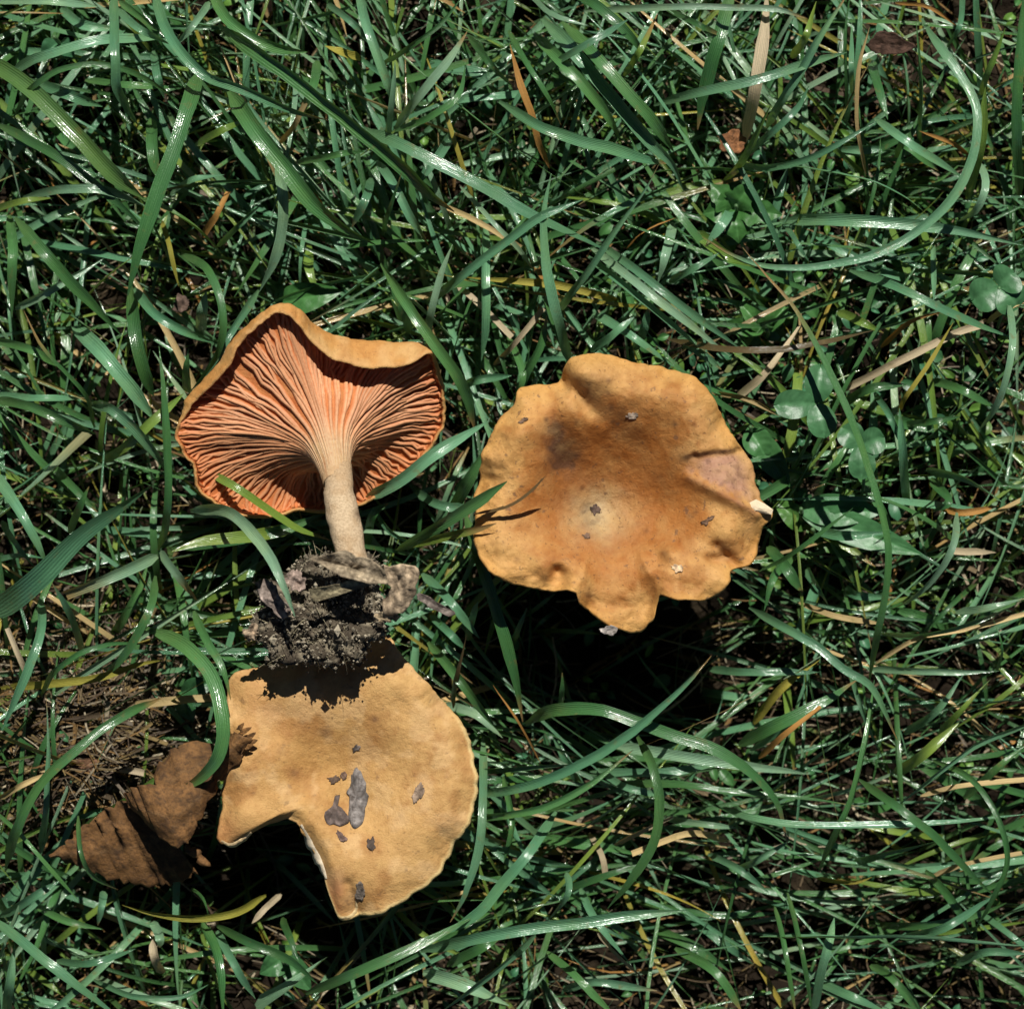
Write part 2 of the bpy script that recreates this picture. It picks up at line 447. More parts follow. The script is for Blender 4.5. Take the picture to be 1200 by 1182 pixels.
def c_R(x, y, q, phi):
    c = np.tile((0.62, 0.335, 0.105), (len(x), 1))
    c = mix(c, (0.41, 0.155, 0.032), sm(1 - q + (fbm(x / 20, y / 20, 39) - .47) * .5, .14, .46) * .95)
    c = mix(c, (0.34, 0.12, 0.022), sm(fbm(x / 34, y / 34, 31), .46, .64) * .65)
    c = mix(c, (0.60, 0.33, 0.115), sm(fbm(x / 22, y / 22, 32), .50, .66) * .6 * sm(q, .3, .8))
    d0 = np.hypot((x - 702) / 1.15, y - 603) + (fbm(x / 12, y / 12, 33) - .5) * 22
    c = mix(c, (0.40, 0.145, 0.03), np.exp(-((d0 - 52) / 20) ** 2) * .5)
    c = mix(c, (0.45, 0.345, 0.185), np.exp(-(d0 / 32) ** 2) * .92)
    c = mix(c, (0.24, 0.17, 0.095), sm(fbm(x / 6, y / 6, 38), .48, .62) * np.exp(-(((x - 692) / 20) ** 2 + ((y - 604) / 18) ** 2)) * .8)
    c = mix(c, (0.20, 0.145, 0.08), np.exp(-(((x - 688) / 9) ** 2 + ((y - 604) / 14) ** 2)) * .6)
    for px, py, rx, ry, k in ((660,536,20,19,1.3),(652,513,13,18,1.0),(648,500,9,9,.35),(735,488,12,10,.35),(700,455,22,18,.35),(692,468,8,8,.5),(800,537,9,8,.5),(770,560,10,8,.25),(845,640,6,5,.5),(725,505,10,10,.25),(850,648,9,7,.5)):
        dd = ((x - px) / rx) ** 2 + ((y - py) / ry) ** 2 + (fbm(x / 7, y / 7, 35) - .5) * 1.8
        c = mix(c, (0.115, 0.055, 0.028), np.clip(np.exp(-np.maximum(dd, 0)) * k, 0, .92))
    d, t = seg_d(x, y, (802, 536), (866, 526)); c = mix(c, (0.10, 0.045, 0.03), np.exp(-(d / 2.6) ** 2) * .8)
    jj = (fbm(x / 8, y / 8, 36) - .47) * 26
    fl = sm(y - (538 - (x - 798) * .135), -2, 6) * sm((560 + (x - 806) * .52) - y + jj, 0, 16) * sm(x + jj, 800, 830)
    c = mix(c, (0.42, 0.235, 0.165), fl * .8)
    c = mix(c, (0.22, 0.11, 0.07), fl * sm(fbm(x / 6, y / 6, 37), .5, .64) * .7)
    d, t = seg_d(x, y, (806, 560), (886, 602)); c = mix(c, (0.26, 0.11, 0.05), np.exp(-(d / 3) ** 2) * .6)
    for px, py, r_, k in ((612,494,3,.8),(640,492,3,.8),(690,452,3,.7),(712,447,3,.6),(712,462,3,.6),(716,478,4,.7),(718,494,3,.6),(790,498,3,.8),(812,498,3,.5),(675,494,3.5,.5),(712,527,4,.35),(683,572,3,.6),(715,578,3,.6),(668,612,3,.5),(632,598,2.5,.5),(606,655,4,.4),(590,636,3,.4),(752,664,3,.5),(808,604,4,.5),(815,600,3,.5),(690,696,5,.5),(778,648,4,.5),(758,622,3,.4)):
        c = mix(c, (0.09, 0.04, 0.02), np.exp(-((x - px) ** 2 + (y - py) ** 2) / r_ ** 2) * k)
    c = mix(c, (0.60, 0.32, 0.08), sm(q, .9, 1) * .5)
    return c
mush_r = empty("mushroom", at(712, 600, 0))
tag(mush_r, "orange-brown mushroom standing upright with a whole wavy-edged funnel-shaped cap", "mushroom", "three mushrooms")
capR = Cap(OUT_R, (715, 582), h_R, c_R, 160, na=360, nr=96)
capR.build("cap", M_cap, mush_r)
pth = catmull([(708, 600, 78), (706, 602, 40), (702, 608, -20), (700, 612, -150)], 20)
tube(pth, np.linspace(24, 19, 20), 24, 160, lambda V: np.tile((0.44, 0.27, 0.12), (len(V), 1)), "stem", M_stem, mush_r, .3)
# gills under the rim
def under_gills(cap, parent, n, q0=.25):
    for i in range(n):
        ph = -math.pi + 2 * math.pi * (i + random.random() * .4) / n
        qs = np.linspace(q0, .965, 10)
        Rp = float(cap.Rr(np.array([ph]))[0])
        x = cap.c[0] + math.cos(ph) * Rp * qs; y = cap.c[1] + math.sin(ph) * Rp * qs
        zz = cap.h(x, y, cap.qeff(Rp * qs, qs, np.full(10, ph)), np.full(10, ph)) - (cap.th1 + (cap.th0 - cap.th1) * (1 - qs) ** .8) - 10 * (1 - qs) ** 2
        px, py = -math.sin(ph), math.cos(ph)
        V = []
        for k in range(10):
            V += [(x[k] + px * 1.3, y[k] + py * 1.3, zz[k] + 2), (x[k], y[k], zz[k] - 8 * math.sin(math.pi * min(1, .25 + k / 10)) - 1), (x[k] - px * 1.3, y[k] - py * 1.3, zz[k] + 2)]
        o = mk("gill", conv(np.array(V), cap.zref), grid_faces(10, 3), M_gill, None, col=np.tile((0.5, 0.2, 0.06), (30, 1)))
        put(parent, o)
under_gills(capR, [o for o in mush_r.children if o.name.startswith("cap")][0], 96)
# white torn chip at the right edge
def chip(pts, z0, z1, name, mat, parent, colr, zref):
    P = np.array(pts, float); n = len(P)
    c = P.mean(0)
    top = np.c_[P, np.full(n, z1)]; mid = np.c_[c + (P - c) * .55, np.full(n, z1 + 3)]; bot = np.c_[c + (P - c) * .9, np.full(n, z0)]
    V = np.concatenate([bot, top, mid, [[*c, z1 + 3.5]]])
    V[:, 2] += (vn(V[:, 0] / 3, V[:, 1] / 3, 5) - .5) * 3
    F = [tuple(q) for q in grid_faces(3, n, True)] + [(3 * n, 2 * n + (j + 1) % n, 2 * n + j) for j in range(n)] + [tuple(range(n))]
    o = mk(name, conv(V, zref), F, mat, None, col=np.tile(colr, (len(V), 1)), recalc=True, smooth=False)
    if parent: put(parent, o)
    return o
zc = float(capR.zat(888, 596))
chip([(876, 589), (884, 585), (894, 590), (904, 597), (902, 603), (890, 601), (880, 600), (875, 595)], zc - 8, zc + 5, "torn_flesh", M_flesh, mush_r, (0.75, 0.62, 0.42), 160)

# --- the torn cap below ----------------------------------------------------------
OUT_B = [(455,745),(470,765),(490,790),(515,820),(540,850),(553,875),(556,900),(556,940),(549,965),(541,978),(533,984),(527,1003),(519,1008),(516,1022),(500,1035),(480,1048),(455,1064),(420,1075),(406,1078),(396,1078),(392,1066),(384,1045),(378,1020),(371,1000),(362,985),(350,966),(335,960),(315,965),(295,975),(278,985),(262,990),(256,982),(258,965),(262,945),(260,925),(262,908),(270,890),(275,870),(268,850),(265,830),(268,802),(280,787),(305,783),(345,775),(390,760),(430,750)]
def h_B(x, y, q, phi):
    z = 108 + 20 * sm(q, 0.05, 0.7) - 15 * sm(q, 0.72, 1.03) ** 1.5
    z = z - 12 * np.exp(-(((x - 400) / 60) ** 2 + ((y - 925) / 55) ** 2)) + (900 - y) * .035
    z = z + 10 * np.exp(-(((x - 285) / 26) ** 2 + ((y - 955) / 26) ** 2))
    d, t = seg_d(x, y, (330, 840), (300, 930)); z = z - 7 * np.exp(-(d / 22) ** 2)
    d, t = seg_d(x, y, (408, 1035), (418, 1072)); z = z - 6 * np.exp(-(d / 6) ** 2)
    z = z + 4.5 * np.sin(phi * 6 + .5) * sm(q, .6, 1) + 2.5 * np.sin(phi * 15) * sm(q, .8, 1)
    z = z + (fbm(x / 60, y / 60, 41, 2) - .4) * 18 + (fbm(x / 13, y / 13, 42, 3) - .45) * (1.4 + 3 * sm(q, .8, 1)) + (fbm(x / 4, y / 4, 43, 2) - .4) * .9
    return z
def c_B(x, y, q, phi):
    c = np.tile((0.585, 0.345, 0.125), (len(x), 1))
    c = mix(c, (0.46, 0.235, 0.065), np.exp(-(((x - 365) / 75) ** 2 + ((y - 890) / 75) ** 2)) * .7)
    c = mix(c, (0.40, 0.19, 0.058), sm(fbm(x / 40, y / 40, 51), .45, .64) * .7)
    c = mix(c, (0.68, 0.44, 0.20), sm(fbm(x / 26, y / 26, 52), .48, .66) * .65)
    c = mix(c, (0.36, 0.19, 0.06), np.exp(-(((x - 395) / 40) ** 2 + ((y - 870) / 25) ** 2)) * .35)
    c = mix(c, (0.40, 0.15, 0.06), np.exp(-(((x - 394) / 16) ** 2 + ((y - 1050) / 26) ** 2)) * .8)
    c = mix(c, (0.46, 0.21, 0.075), np.exp(-(((x - 268) / 16) ** 2 + ((y - 972) / 20) ** 2)) * .8)
    c = mix(c, (0.52, 0.26, 0.10), np.exp(-(((x - 300) / 28) ** 2 + ((y - 830) / 60) ** 2)) * .4)
    for px, py, r, k in ((382,857,7,.5),(416,878,6,.4),(440,842,4,.6),(345,905,5,.4),(420,1045,9,.35),(470,955,5,.3),(330,880,6,.25),(355,845,7,.2)):
        dd = ((x - px) ** 2 + (y - py) ** 2) / r ** 2
        c = mix(c, (0.14, 0.075, 0.045), np.exp(-dd) * k)
    edge = sm(q, .972, .995) * sm(np.abs(phi - .75), 1.3, .9)
    c = mix(c, (0.74, 0.55, 0.24), edge)
    return c
mush_b = empty("mushroom", at(400, 900, 0))
tag(mush_b, "tan mushroom with a torn notch in its smooth cap, grey leaf scrap on top", "mushroom", "three mushrooms")
capB = Cap(OUT_B, (405, 890), h_B, c_B, 110, na=360, nr=84, th0=22, th1=10)
cb = capB.build("cap", M_capsmooth, mush_b)
pth = catmull([(400, 910, 78), (398, 914, 40), (395, 920, -20), (394, 924, -130)], 16)
tube(pth, np.linspace(22, 17, 16), 20, 110, lambda V: np.tile((0.44, 0.27, 0.12), (len(V), 1)), "stem", M_stem, mush_b, .3)
under_gills(capB, cb, 80)
# pale torn flesh along the notch
def torn_strip(pts, wout, drop, parent, cap, colr):
    P = catmull(np.array(pts, float), 26)
    T = np.gradient(P, axis=0); T /= np.linalg.norm(T, axis=1)[:, None]
    Nn = np.stack([T[:, 1], -T[:, 0]], -1)
    c0 = np.array(cap.c); sgn = np.sign(((P - c0) * Nn).sum(1))[:, None]; Nn = Nn * sgn
    tt = np.sin(np.linspace(0.05, np.pi - .05, 26))[:, None] * (0.7 + .6 * vn(P[:, :1] / 5, P[:, 1:] / 5, 8))
    rows = []
    for k, (o, dz) in enumerate(((-2.5, 1.2), (0.6, .6), (wout * .5, -drop * .35), (wout, -drop * .8), (wout * .6, -drop * 1.1), (-2, -drop))):
        q = P + Nn * o * (tt if o > 0 else 1)
        zz = cap.zat(P[:, 0] - Nn[:, 0] * 2, P[:, 1] - Nn[:, 1] * 2) + dz + (vn(q[:, 0] / 2.5, q[:, 1] / 2.5, 7) - .5) * 2.2 * (k > 0)
        rows.append(np.c_[q, zz])
    V = np.concatenate(rows)
    col = np.tile(colr, (len(V), 1)) * (0.75 + .5 * vn(V[:, 0] / 3, V[:, 1] / 3, 6))[:, None]
    o = mk("torn_flesh", conv(V, cap.zref), grid_faces(6, 26), M_flesh, None, col=col)
    put(parent, o); return o
torn_strip([(352, 966), (362, 984), (371, 1000), (378, 1018), (381, 1030)], 7, 12, mush_b, capB, (0.72, 0.62, 0.45))
torn_strip([(259, 986), (270, 990), (285, 983), (296, 975)], 4, 9, mush_b, capB, (0.70, 0.52, 0.28))
torn_strip([(398, 1077), (410, 1075), (418, 1066), (419, 1054)], 4, 7, mush_b, capB, (0.72, 0.55, 0.28))

# --- the overturned mushroom showing its gills -----------------------------------
ax = np.array([0.09, 0.64, 0.763]); ax /= np.linalg.norm(ax)
cen = np.array([374.0, 487.0, 108.0])
ux = np.array([1.0, 0, 0]) - ax * ax[0]; ux /= np.linalg.norm(ux)
axd = np.array([0.07, 0.50, 0.863]); axd /= np.linalg.norm(axd)   # the cap's own axis, less tilted than the bent stem
ux = np.array([1.0, 0, 0]) - axd * axd[0]; ux /= np.linalg.norm(ux)
uy = np.cross(axd, ux)
def plane_z(x, y):
    return cen[2] - (axd[0] * (x - cen[0]) + axd[1] * (y - cen[1])) / axd[2]
# silhouette x,y | gill-side edge x,y | lift of silhouette, lift of edge above the tilted plane | dip of the mid profile
RIM = [((207,511),(209,511),6,8,0), ((214,488),(217,490),0,4,0), ((222,467),(230,470),-8,6,0), ((250,442),(262,444),-8,14,0), ((273,408),(284,410),-10,12,0),
       ((298,382),(306,387),-8,12,0), ((318,367),(323,374),-4,12,0), ((336,361),(339,372),-4,14,0), ((353,367),(354,385),-8,20,0), ((366,382),(368,404),-16,24,0),
       ((386,394),(390,421),-18,28,0), ((412,402),(418,431),-16,30,0), ((448,405),(448,433),-14,30,0), ((480,405),(482,428),-12,26,0), ((505,407),(503,416),-6,16,0),
       ((509,424),(507,425),-4,4,0), ((517,446),(514,447),-8,0,0), ((519,466),(517,467),-10,-2,0), ((520,486),(518,487),-6,0,0), ((512,506),(511,506),-2,4,-2),
       ((496,530),(495,530),2,8,-6), ((474,556),(473,555),6,12,-8), ((448,577),(447,576),8,14,-10), ((418,590),(417,589),4,10,-12), ((380,598),(380,596),2,10,-14),
       ((345,597),(345,595),10,18,-16), ((316,604),(316,602),16,24,-18), ((276,602),(277,600),18,26,-18), ((250,590),(252,588),16,22,-14), ((229,570),(231,568),12,18,-10),
       ((226,546),(228,546),8,14,-6), ((214,528),(216,528),6,10,-3)]
nrim = len(RIM)
Bp = np.array([(b[0], b[1], plane_z(*b) + lb) for b, e_, lb, le, dp in RIM])
Ep = np.array([(e_[0], e_[1], plane_z(*e_) + le) for b, e_, lb, le, dp in RIM])
Dp = np.array([r_[4] for r_ in RIM], float)
NA, NT = 420, 46
def ring_spline(P, n):
    P = np.asarray(P, float)
    if P.ndim == 1: P = P[:, None]
    m = len(P); k = 4
    Q = np.concatenate([P[-k:], P, P[:k]])
    s = np.linspace(k, k + m, n, endpoint=False); i = s.astype(int); t = (s - i)[:, None]
    p0, p1, p2, p3 = Q[i - 1], Q[i], Q[i + 1], Q[i + 2]
    return 0.5 * (2 * p1 + (p2 - p0) * t + (2*p0 - 5*p1 + 4*p2 - p3) * t**2 + (3*p1 - p0 - 3*p2 + p3) * t**3)
_ir = np.arange(nrim)
B_ = ring_spline(Bp, NA); E_ = ring_spline(Ep, NA); D_ = ring_spline(Dp, NA)[:, 0]
_an = np.arange(NA) / NA * 2 * np.pi
_jit = (fbm(np.cos(_an) * 14 + 30, np.sin(_an) * 14 + 30, 64) - .47)[:, None] * 9
_out = (B_ - cen) / np.linalg.norm(B_ - cen, axis=1)[:, None]
B_ = B_ + _out * _jit * .6; E_ = E_ + _out * _jit * .7 + np.array([0, 0, 1.0]) * np.roll(_jit, 9, 0) * .5
rel = B_ - cen
psi = np.unwrap(np.arctan2(rel @ uy, rel @ ux))
rad = np.hypot(rel @ ux, rel @ uy)
dirv = np.cos(psi)[:, None] * ux + np.sin(psi)[:, None] * uy
shift = np.array([10.0, 0.0, 0.0])                      # the stem leans a little to the right
SURF = np.zeros((NA, NT, 3))
for i in range(NA):
    d = dirv[i]
    pts = [cen + ax * 128 + shift * 1.3 + d * 15.2, cen + ax * 100 + shift * 1.25 + d * 18.2, cen + ax * 74 + shift + d * 22.5, cen + ax * 50 + shift * .8 + d * 30, cen + ax * 29 + shift * .5 + d * 50]
    m1 = cen + (B_[i] - cen) * .62; m1 = m1 + axd * (10 + D_[i])
    m2 = cen + (B_[i] - cen) * .88; m2 = m2 + axd * (0 + D_[i] * .5)
    roll = np.linalg.norm(B_[i] - E_[i])
    inner = B_[i] + (cen - B_[i]) / np.linalg.norm(cen - B_[i]) * 3
    pts += [m1, m2, inner, E_[i]]
    SURF[i] = catmull(pts, NT)
ii, tt = np.meshgrid(np.arange(NA), np.linspace(0, 1, NT), indexing='ij')
dP_i = np.roll(SURF, -1, 0) - np.roll(SURF, 1, 0)
dP_t = np.gradient(SURF, axis=1)
NRM = np.cross(dP_i, dP_t); NRM /= np.maximum(np.linalg.norm(NRM, axis=2), 1e-6)[..., None]
if (NRM[:, 20] @ ax).mean() < 0: NRM = -NRM
for _ in range(3):
    NRM = (NRM + np.roll(NRM, 1, 0) + np.roll(NRM, -1, 0)); NRM /= np.linalg.norm(NRM, axis=2)[..., None]
wob = (fbm(ii * .06 + 5, tt * 5, 61) - .47) * 7
SURF = SURF + NRM * (wob * sm(tt, .35, .7) * (1 - sm(tt, .9, 1)))[..., None]
mush_g = empty("mushroom", at(350, 560, 10))
tag(mush_g, "overturned mushroom showing orange gills, pale stem with soil clump at its end", "mushroom", "three mushrooms")
# cap shell: gill side, rounded edge, outer skin
th = 4 + 9 * (1 - tt) ** .7
OUTS = SURF - NRM * th[..., None]
edgeN = SURF[:, -1] - SURF[:, -4]; edgeN /= np.linalg.norm(edgeN, axis=1)[:, None]
rnd = (SURF[:, -1] + OUTS[:, -1]) / 2 + edgeN * 2.2
rows = [SURF[:, j] for j in range(0, NT)] + [rnd] + [OUTS[:, j] for j in range(NT - 1, 11, -1)]
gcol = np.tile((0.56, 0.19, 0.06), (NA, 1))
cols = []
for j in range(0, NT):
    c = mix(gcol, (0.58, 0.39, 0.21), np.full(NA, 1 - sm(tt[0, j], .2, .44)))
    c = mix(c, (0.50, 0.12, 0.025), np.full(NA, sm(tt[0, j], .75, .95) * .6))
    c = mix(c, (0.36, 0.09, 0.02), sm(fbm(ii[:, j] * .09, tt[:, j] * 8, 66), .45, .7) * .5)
    cols.append(c)
skin = np.array((0.56, 0.27, 0.075))
cols.append(np.tile((0.62, 0.36, 0.13), (NA, 1)))
for j in range(NT - 1, 11, -1):
    c = mix(np.tile(skin, (NA, 1)), (0.66, 0.41, 0.17), sm(fbm(ii[:, j] * .08, tt[:, j] * 9, 62), .45, .68) * .7)
    c = mix(c, (0.42, 0.17, 0.04), sm(fbm(ii[:, j] * .05, tt[:, j] * 6, 63), .5, .7) * .5)
    cols.append(c)
V = np.concatenate(rows)
bot = V[-NA:].mean(0)
V = np.concatenate([V, [bot]]); col = np.concatenate(cols + [skin[None]])
F = [tuple(q) for q in grid_faces(len(rows), NA, True)]
k0 = (len(rows) - 1) * NA
F += [(k0 + j, k0 + (j + 1) % NA, len(V) - 1) for j in range(NA)]
gcap = mk("cap", conv(V, 120), F, M_capsmooth, None, col=col, recalc=True)
put(mush_g, gcap)
ng = 42
r2 = random.Random(5)
def sval(A, i, t):
    i = np.asarray(i) % NA; i0 = np.floor(i).astype(int); fi = (i - i0)[:, None]; i1 = (i0 + 1) % NA; i0 = i0 % NA
    s = np.clip(t, 0, 1) * (NT - 1); j0 = np.minimum(s.astype(int), NT - 2); fj = (s - j0)[:, None]
    return (A[i0, j0] * (1 - fi) + A[i1, j0] * fi) * (1 - fj) + (A[i0, j0 + 1] * (1 - fi) + A[i1, j0 + 1] * fi) * fj
def gill(iA, iB, t0, t1, hgt, wid, ns=15):
    """a fold that starts at ring place iA and ends at iB"""
    t = np.linspace(t0, t1, ns); f = (t - t0) / (t1 - t0)
    blend = sm(f, 0.0, .38) if iA != iB else f
    ip = iA + (iB - iA) * blend + (fbm(np.full(ns, iB * .37), t * 9, 71) - .47) * 9.5 * sm(t, .35, .65) + (vn(np.full(ns, iB * 1.7), t * 26, 72) - .5) * 3.0 * sm(t, .4, .7)
    P = sval(SURF, ip, t); Nv = sval(NRM, ip, t)
    T = np.gradient(P, axis=0); T /= np.maximum(np.linalg.norm(T, axis=1), 1e-6)[:, None]
    S = np.cross(T, Nv); S /= np.maximum(np.linalg.norm(S, axis=1), 1e-6)[:, None]
    env = (sm(f, 0, .2) * (.18 + .82 * sm(t, .22, .5))) * (1 - .8 * sm(t, .9, 1.0))
    hh = hgt * env * (0.8 + .4 * vn(np.full(ns, iB * .9), t * 14, 73)); ww = wid * (0.45 + .55 * sm(t, .15, .5))
    lean = (vn(np.full(ns, iB * .5), t * 5, 74) - .5)[:, None] * S * 2.6
    a = P + S * (ww * .62)[:, None] - Nv * 1.0
    b1 = P + S * (ww * .26)[:, None] + Nv * (hh * .85)[:, None] + lean; b2 = P - S * (ww * .26)[:, None] + Nv * hh[:, None] + lean
    d = P - S * (ww * .62)[:, None] - Nv * 1.0
    V = np.stack([a, b1, b2, d], 1).reshape(-1, 3)
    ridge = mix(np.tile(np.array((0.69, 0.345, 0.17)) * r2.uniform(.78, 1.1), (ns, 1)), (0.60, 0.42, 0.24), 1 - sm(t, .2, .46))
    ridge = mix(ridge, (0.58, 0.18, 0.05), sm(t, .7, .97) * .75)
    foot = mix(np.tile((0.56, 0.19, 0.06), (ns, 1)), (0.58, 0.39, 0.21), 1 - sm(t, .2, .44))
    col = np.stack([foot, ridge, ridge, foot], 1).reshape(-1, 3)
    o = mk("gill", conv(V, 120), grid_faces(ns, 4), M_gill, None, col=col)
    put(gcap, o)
step = NA / ng
for k in range(ng):
    i0 = k * step + r2.uniform(-1.6, 1.6)
    gill(i0, i0 + r2.uniform(-1, 1), .06, .985, 4.4, 5.2, 18)
    t0 = r2.uniform(.30, .42); gill(i0, i0 + step * .5 + r2.uniform(-1, 1), t0, .985, 4.0, 4.8, 16)
    gill(i0, i0 + step * .25 + r2.uniform(-.8, .8), r2.uniform(.5, .64), .98, 3.5, 4.0, 13)
    gill(i0 + step * .5, i0 + step * .75 + r2.uniform(-.8, .8), r2.uniform(.5, .66), .98, 3.5, 4.0, 13)
# stem
st0 = cen + ax * 40 + shift * .8
pth = catmull([st0, cen + ax * 100 + shift * 1.25, cen + ax * 160 + np.array([13.0, -1, -6]), cen + ax * 212 + np.array([16.0, 0, -24]), cen + ax * 262 + np.array([19.0, 4, -56])], 44)
s_ = np.linspace(0, 1, 44)
rad_s = 17.2 + .6 * np.sin(s_ * 11) + 1.2 * sm(s_, .3, .6)
def stem_col(V):
    c = mix(np.tile((0.68, 0.52, 0.33), (len(V), 1)), (0.52, 0.35, 0.19), sm(fbm(V[:, 0] / 7, V[:, 1] / 9, 81), .46, .64) * .6)
    c = mix(c, (0.58, 0.39, 0.21), (1 - sm(V[:, 1], 535, 590)) * .8)
    d = np.hypot((V[:, 0] - 423) / 5, (V[:, 1] - 602) / 5)
    return mix(c, (0.12, 0.07, 0.04), np.exp(-d ** 2) * .8)
tube(pth, rad_s, 36, 170, stem_col, "stem", M_stem, mush_g, .22, 3)

# soil clump on the stem's end
clc = np.array([370.0, 726.0, 176.0])
def blob(c, r, sub, seed, amp, fq):
    bm = bmesh.new(); bmesh.ops.create_icosphere(bm, subdivisions=sub, radius=1)
    V = np.array([v.co[:] for v in bm.verts]); F = [tuple(v.index for v in f_.verts) for f_ in bm.faces]; bm.free()
    d = (fbm(V[:, 0] * fq + 7, V[:, 1] * fq + V[:, 2] * 1.7 * fq, seed) - .47) * amp + (fbm(V[:, 2] * fq * 2 + 3, V[:, 0] * fq * 2 - V[:, 1] * fq, seed + 5) - .47) * amp * .7
    return V * (1 + d)[:, None] * np.array(r) + np.array(c), F
V, F = blob(clc, (66, 52, 38), 5, 91, 1.3, 2.4)
col = mix(np.tile((0.09, 0.07, 0.045), (len(V), 1)), (0.26, 0.215, 0.14), sm(fbm(V[:, 0] / 14, V[:, 1] / 14, 93), .42, .62))
V2, F2_ = blob((400, 670, 214), (38, 22, 28), 4, 97, 1.1, 2.3)
F = F + [tuple(i + len(V) for i in t) for t in F2_]; V = np.concatenate([V, V2])
col = mix(np.tile((0.11, 0.088, 0.062), (len(V), 1)), (0.36, 0.305, 0.21), sm(fbm(V[:, 0] / 11, V[:, 1] / 11, 93), .42, .62))
clump = mk("soil_clump", conv(V, 200), F, M_soil, None, col=col)
put(mush_g, clump)
base_n = len(V)
# crumbs of soil and moss on its surface
VV, FF, CC = [], [], []
r3 = np.random.default_rng(3)
octa = np.array([(1,0,0),(-1,0,0),(0,1,0),(0,-1,0),(0,0,1),(0,0,-1)], float)
octf = [(0,2,4),(2,1,4),(1,3,4),(3,0,4),(2,0,5),(1,2,5),(3,1,5),(0,3,5)]
idx = r3.integers(0, base_n, 4200)
for q in idx:
    p = V[q] + r3.normal(0, 3.4, 3)
    if p[2] < clc[2] - 25: continue
    s = r3.uniform(.8, 2.8) * (2.2 if r3.random() < .08 else 1)
    o8 = octa * r3.uniform(.6, 1.3, (6, 1)) * s * r3.uniform(.6, 1.2, 3)
    b = sum(len(x) for x in VV[-1:]) if False else 6 * len(VV)
    VV.append(o8 + p); FF += [tuple(i + b for i in t) for t in octf]
    lum = r3.uniform(.25, 1.5); CC.append(np.tile(np.array((0.46, 0.40, 0.29)) * lum, (6, 1)))
crumbs = mk("soil_crumbs", conv(np.concatenate(VV), 200), FF, M_soil, None, col=np.concatenate(CC), smooth=False)
tag(crumbs, kind="stuff"); put(clump, crumbs)
VV, FF, CC = [], [], []
for q in r3.integers(0, base_n, 520):                        # moss fibres and rootlets
    p = V[q]; out = (p - clc); out /= np.linalg.norm(out) + 1e-6
    d = out * .8 + r3.normal(0, .7, 3); d /= np.linalg.norm(d)
    L = r3.uniform(3, 8) * (1.6 if r3.random() < .06 else 1); n_ = 5
    bend = r3.normal(0, 1.2, 3)
    pts = np.array([p + d * L * t + bend * L * t * t for t in np.linspace(0, 1, n_)])
    side = np.cross(d, r3.normal(0, 1, 3)); side /= np.linalg.norm(side) + 1e-6
    wd = r3.uniform(.5, 1.1) * np.linspace(1, .3, n_)[:, None]
    s2 = np.cross(d, side)
    b = 3 * n_ * len(VV)
    VV.append(np.stack([pts + side * wd, pts - side * wd * .5 + s2 * wd, pts - side * wd * .5 - s2 * wd], 1).reshape(-1, 3))
    FF += [tuple(int(v) for v in t) for t in grid_faces(n_, 3, True, b)]
    CC.append(np.tile(np.array((0.40, 0.35, 0.22)) * r3.uniform(.4, 1.5), (3 * n_, 1)))
rt = mk("rootlets", conv(np.concatenate(VV), 200), FF, M_leafdry, None, col=np.concatenate(CC))
tag(rt, kind="stuff"); put(clump, rt)

def sheet(outline3, name, mat, parent, colr, zref, nseg=10, bumpy=3.0, seed=1, thick=1.6, var=1.0, jag=2.0):
    """thin crinkled leaf scrap from a closed outline of (x,y,z): concentric rings, top and underside"""
    P = np.array(outline3, float)
    P = np.concatenate([catmull(np.concatenate([P, P[:1]]), max(36, 4 * len(P)))[:-1]])
    m = len(P); c = P.mean(0)
    jn = (vn(np.arange(m) * .9, np.full(m, seed * 3.1), seed) - .5) * 2 + (vn(np.arange(m) * .31, np.full(m, seed * 1.7), seed + 1) - .5) * 2
    dd = P - c; P = P + dd / np.maximum(np.linalg.norm(dd, axis=1), 1e-6)[:, None] * (jn * jag)[:, None]
    rows = []
    for q in np.linspace(1, .08, nseg): rows.append(c + (P - c) * q)
    V = np.concatenate(rows + [c[None]])
    lumx = 0
    V[:, 2] += (fbm(V[:, 0] / 13, V[:, 1] / 13, seed) - .47) * bumpy * 4 + (vn(V[:, 0] / 4, V[:, 1] / 4, seed + 3) - .5) * bumpy
    F = [tuple(int(v) for v in t) for t in grid_faces(nseg, m, True)] + [((nseg - 1) * m + j, (nseg - 1) * m + (j + 1) % m, nseg * m) for j in range(m)]
    n0 = len(V); Vb = V.copy(); Vb[:, 2] -= thick
    F2 = [tuple(i + n0 for i in t[::-1]) for t in F] + [(j, (j + 1) % m, n0 + (j + 1) % m, n0 + j) for j in range(m)]
    VA = np.concatenate([V, Vb])
    lum = 1 + (fbm(VA[:, 0] / 9, VA[:, 1] / 9, seed + 9) - .47) * 2 * var
    rib = np.abs(np.sin(VA[:, 0] * .33 + VA[:, 1] * .21 * ((seed % 3) - 1) + 2 * fbm(VA[:, 0] / 11, VA[:, 1] / 11, seed + 2))) ** 5
    lum = lum * (1 + .55 * rib) * (1 - .45 * sm(fbm(VA[:, 0] / 5, VA[:, 1] / 5, seed + 4), .5, .66))
    o = mk(name, conv(VA, zref), F + F2, mat, None, col=np.tile(colr, (len(VA), 1)) * lum[:, None], recalc=True)
    if parent: put(parent, o)
    return o
fl_grey = (0.33, 0.265, 0.175)
sheet([(452,664,250),(470,659,262),(486,664,258),(490,682,250),(484,702,240),(468,720,232),(454,722,232),(448,706,240),(456,690,250),(450,676,248)], "leaf_flake", M_leafdry, clump, (0.40, 0.305, 0.20), 240, bumpy=4.5, seed=4, jag=3.2)
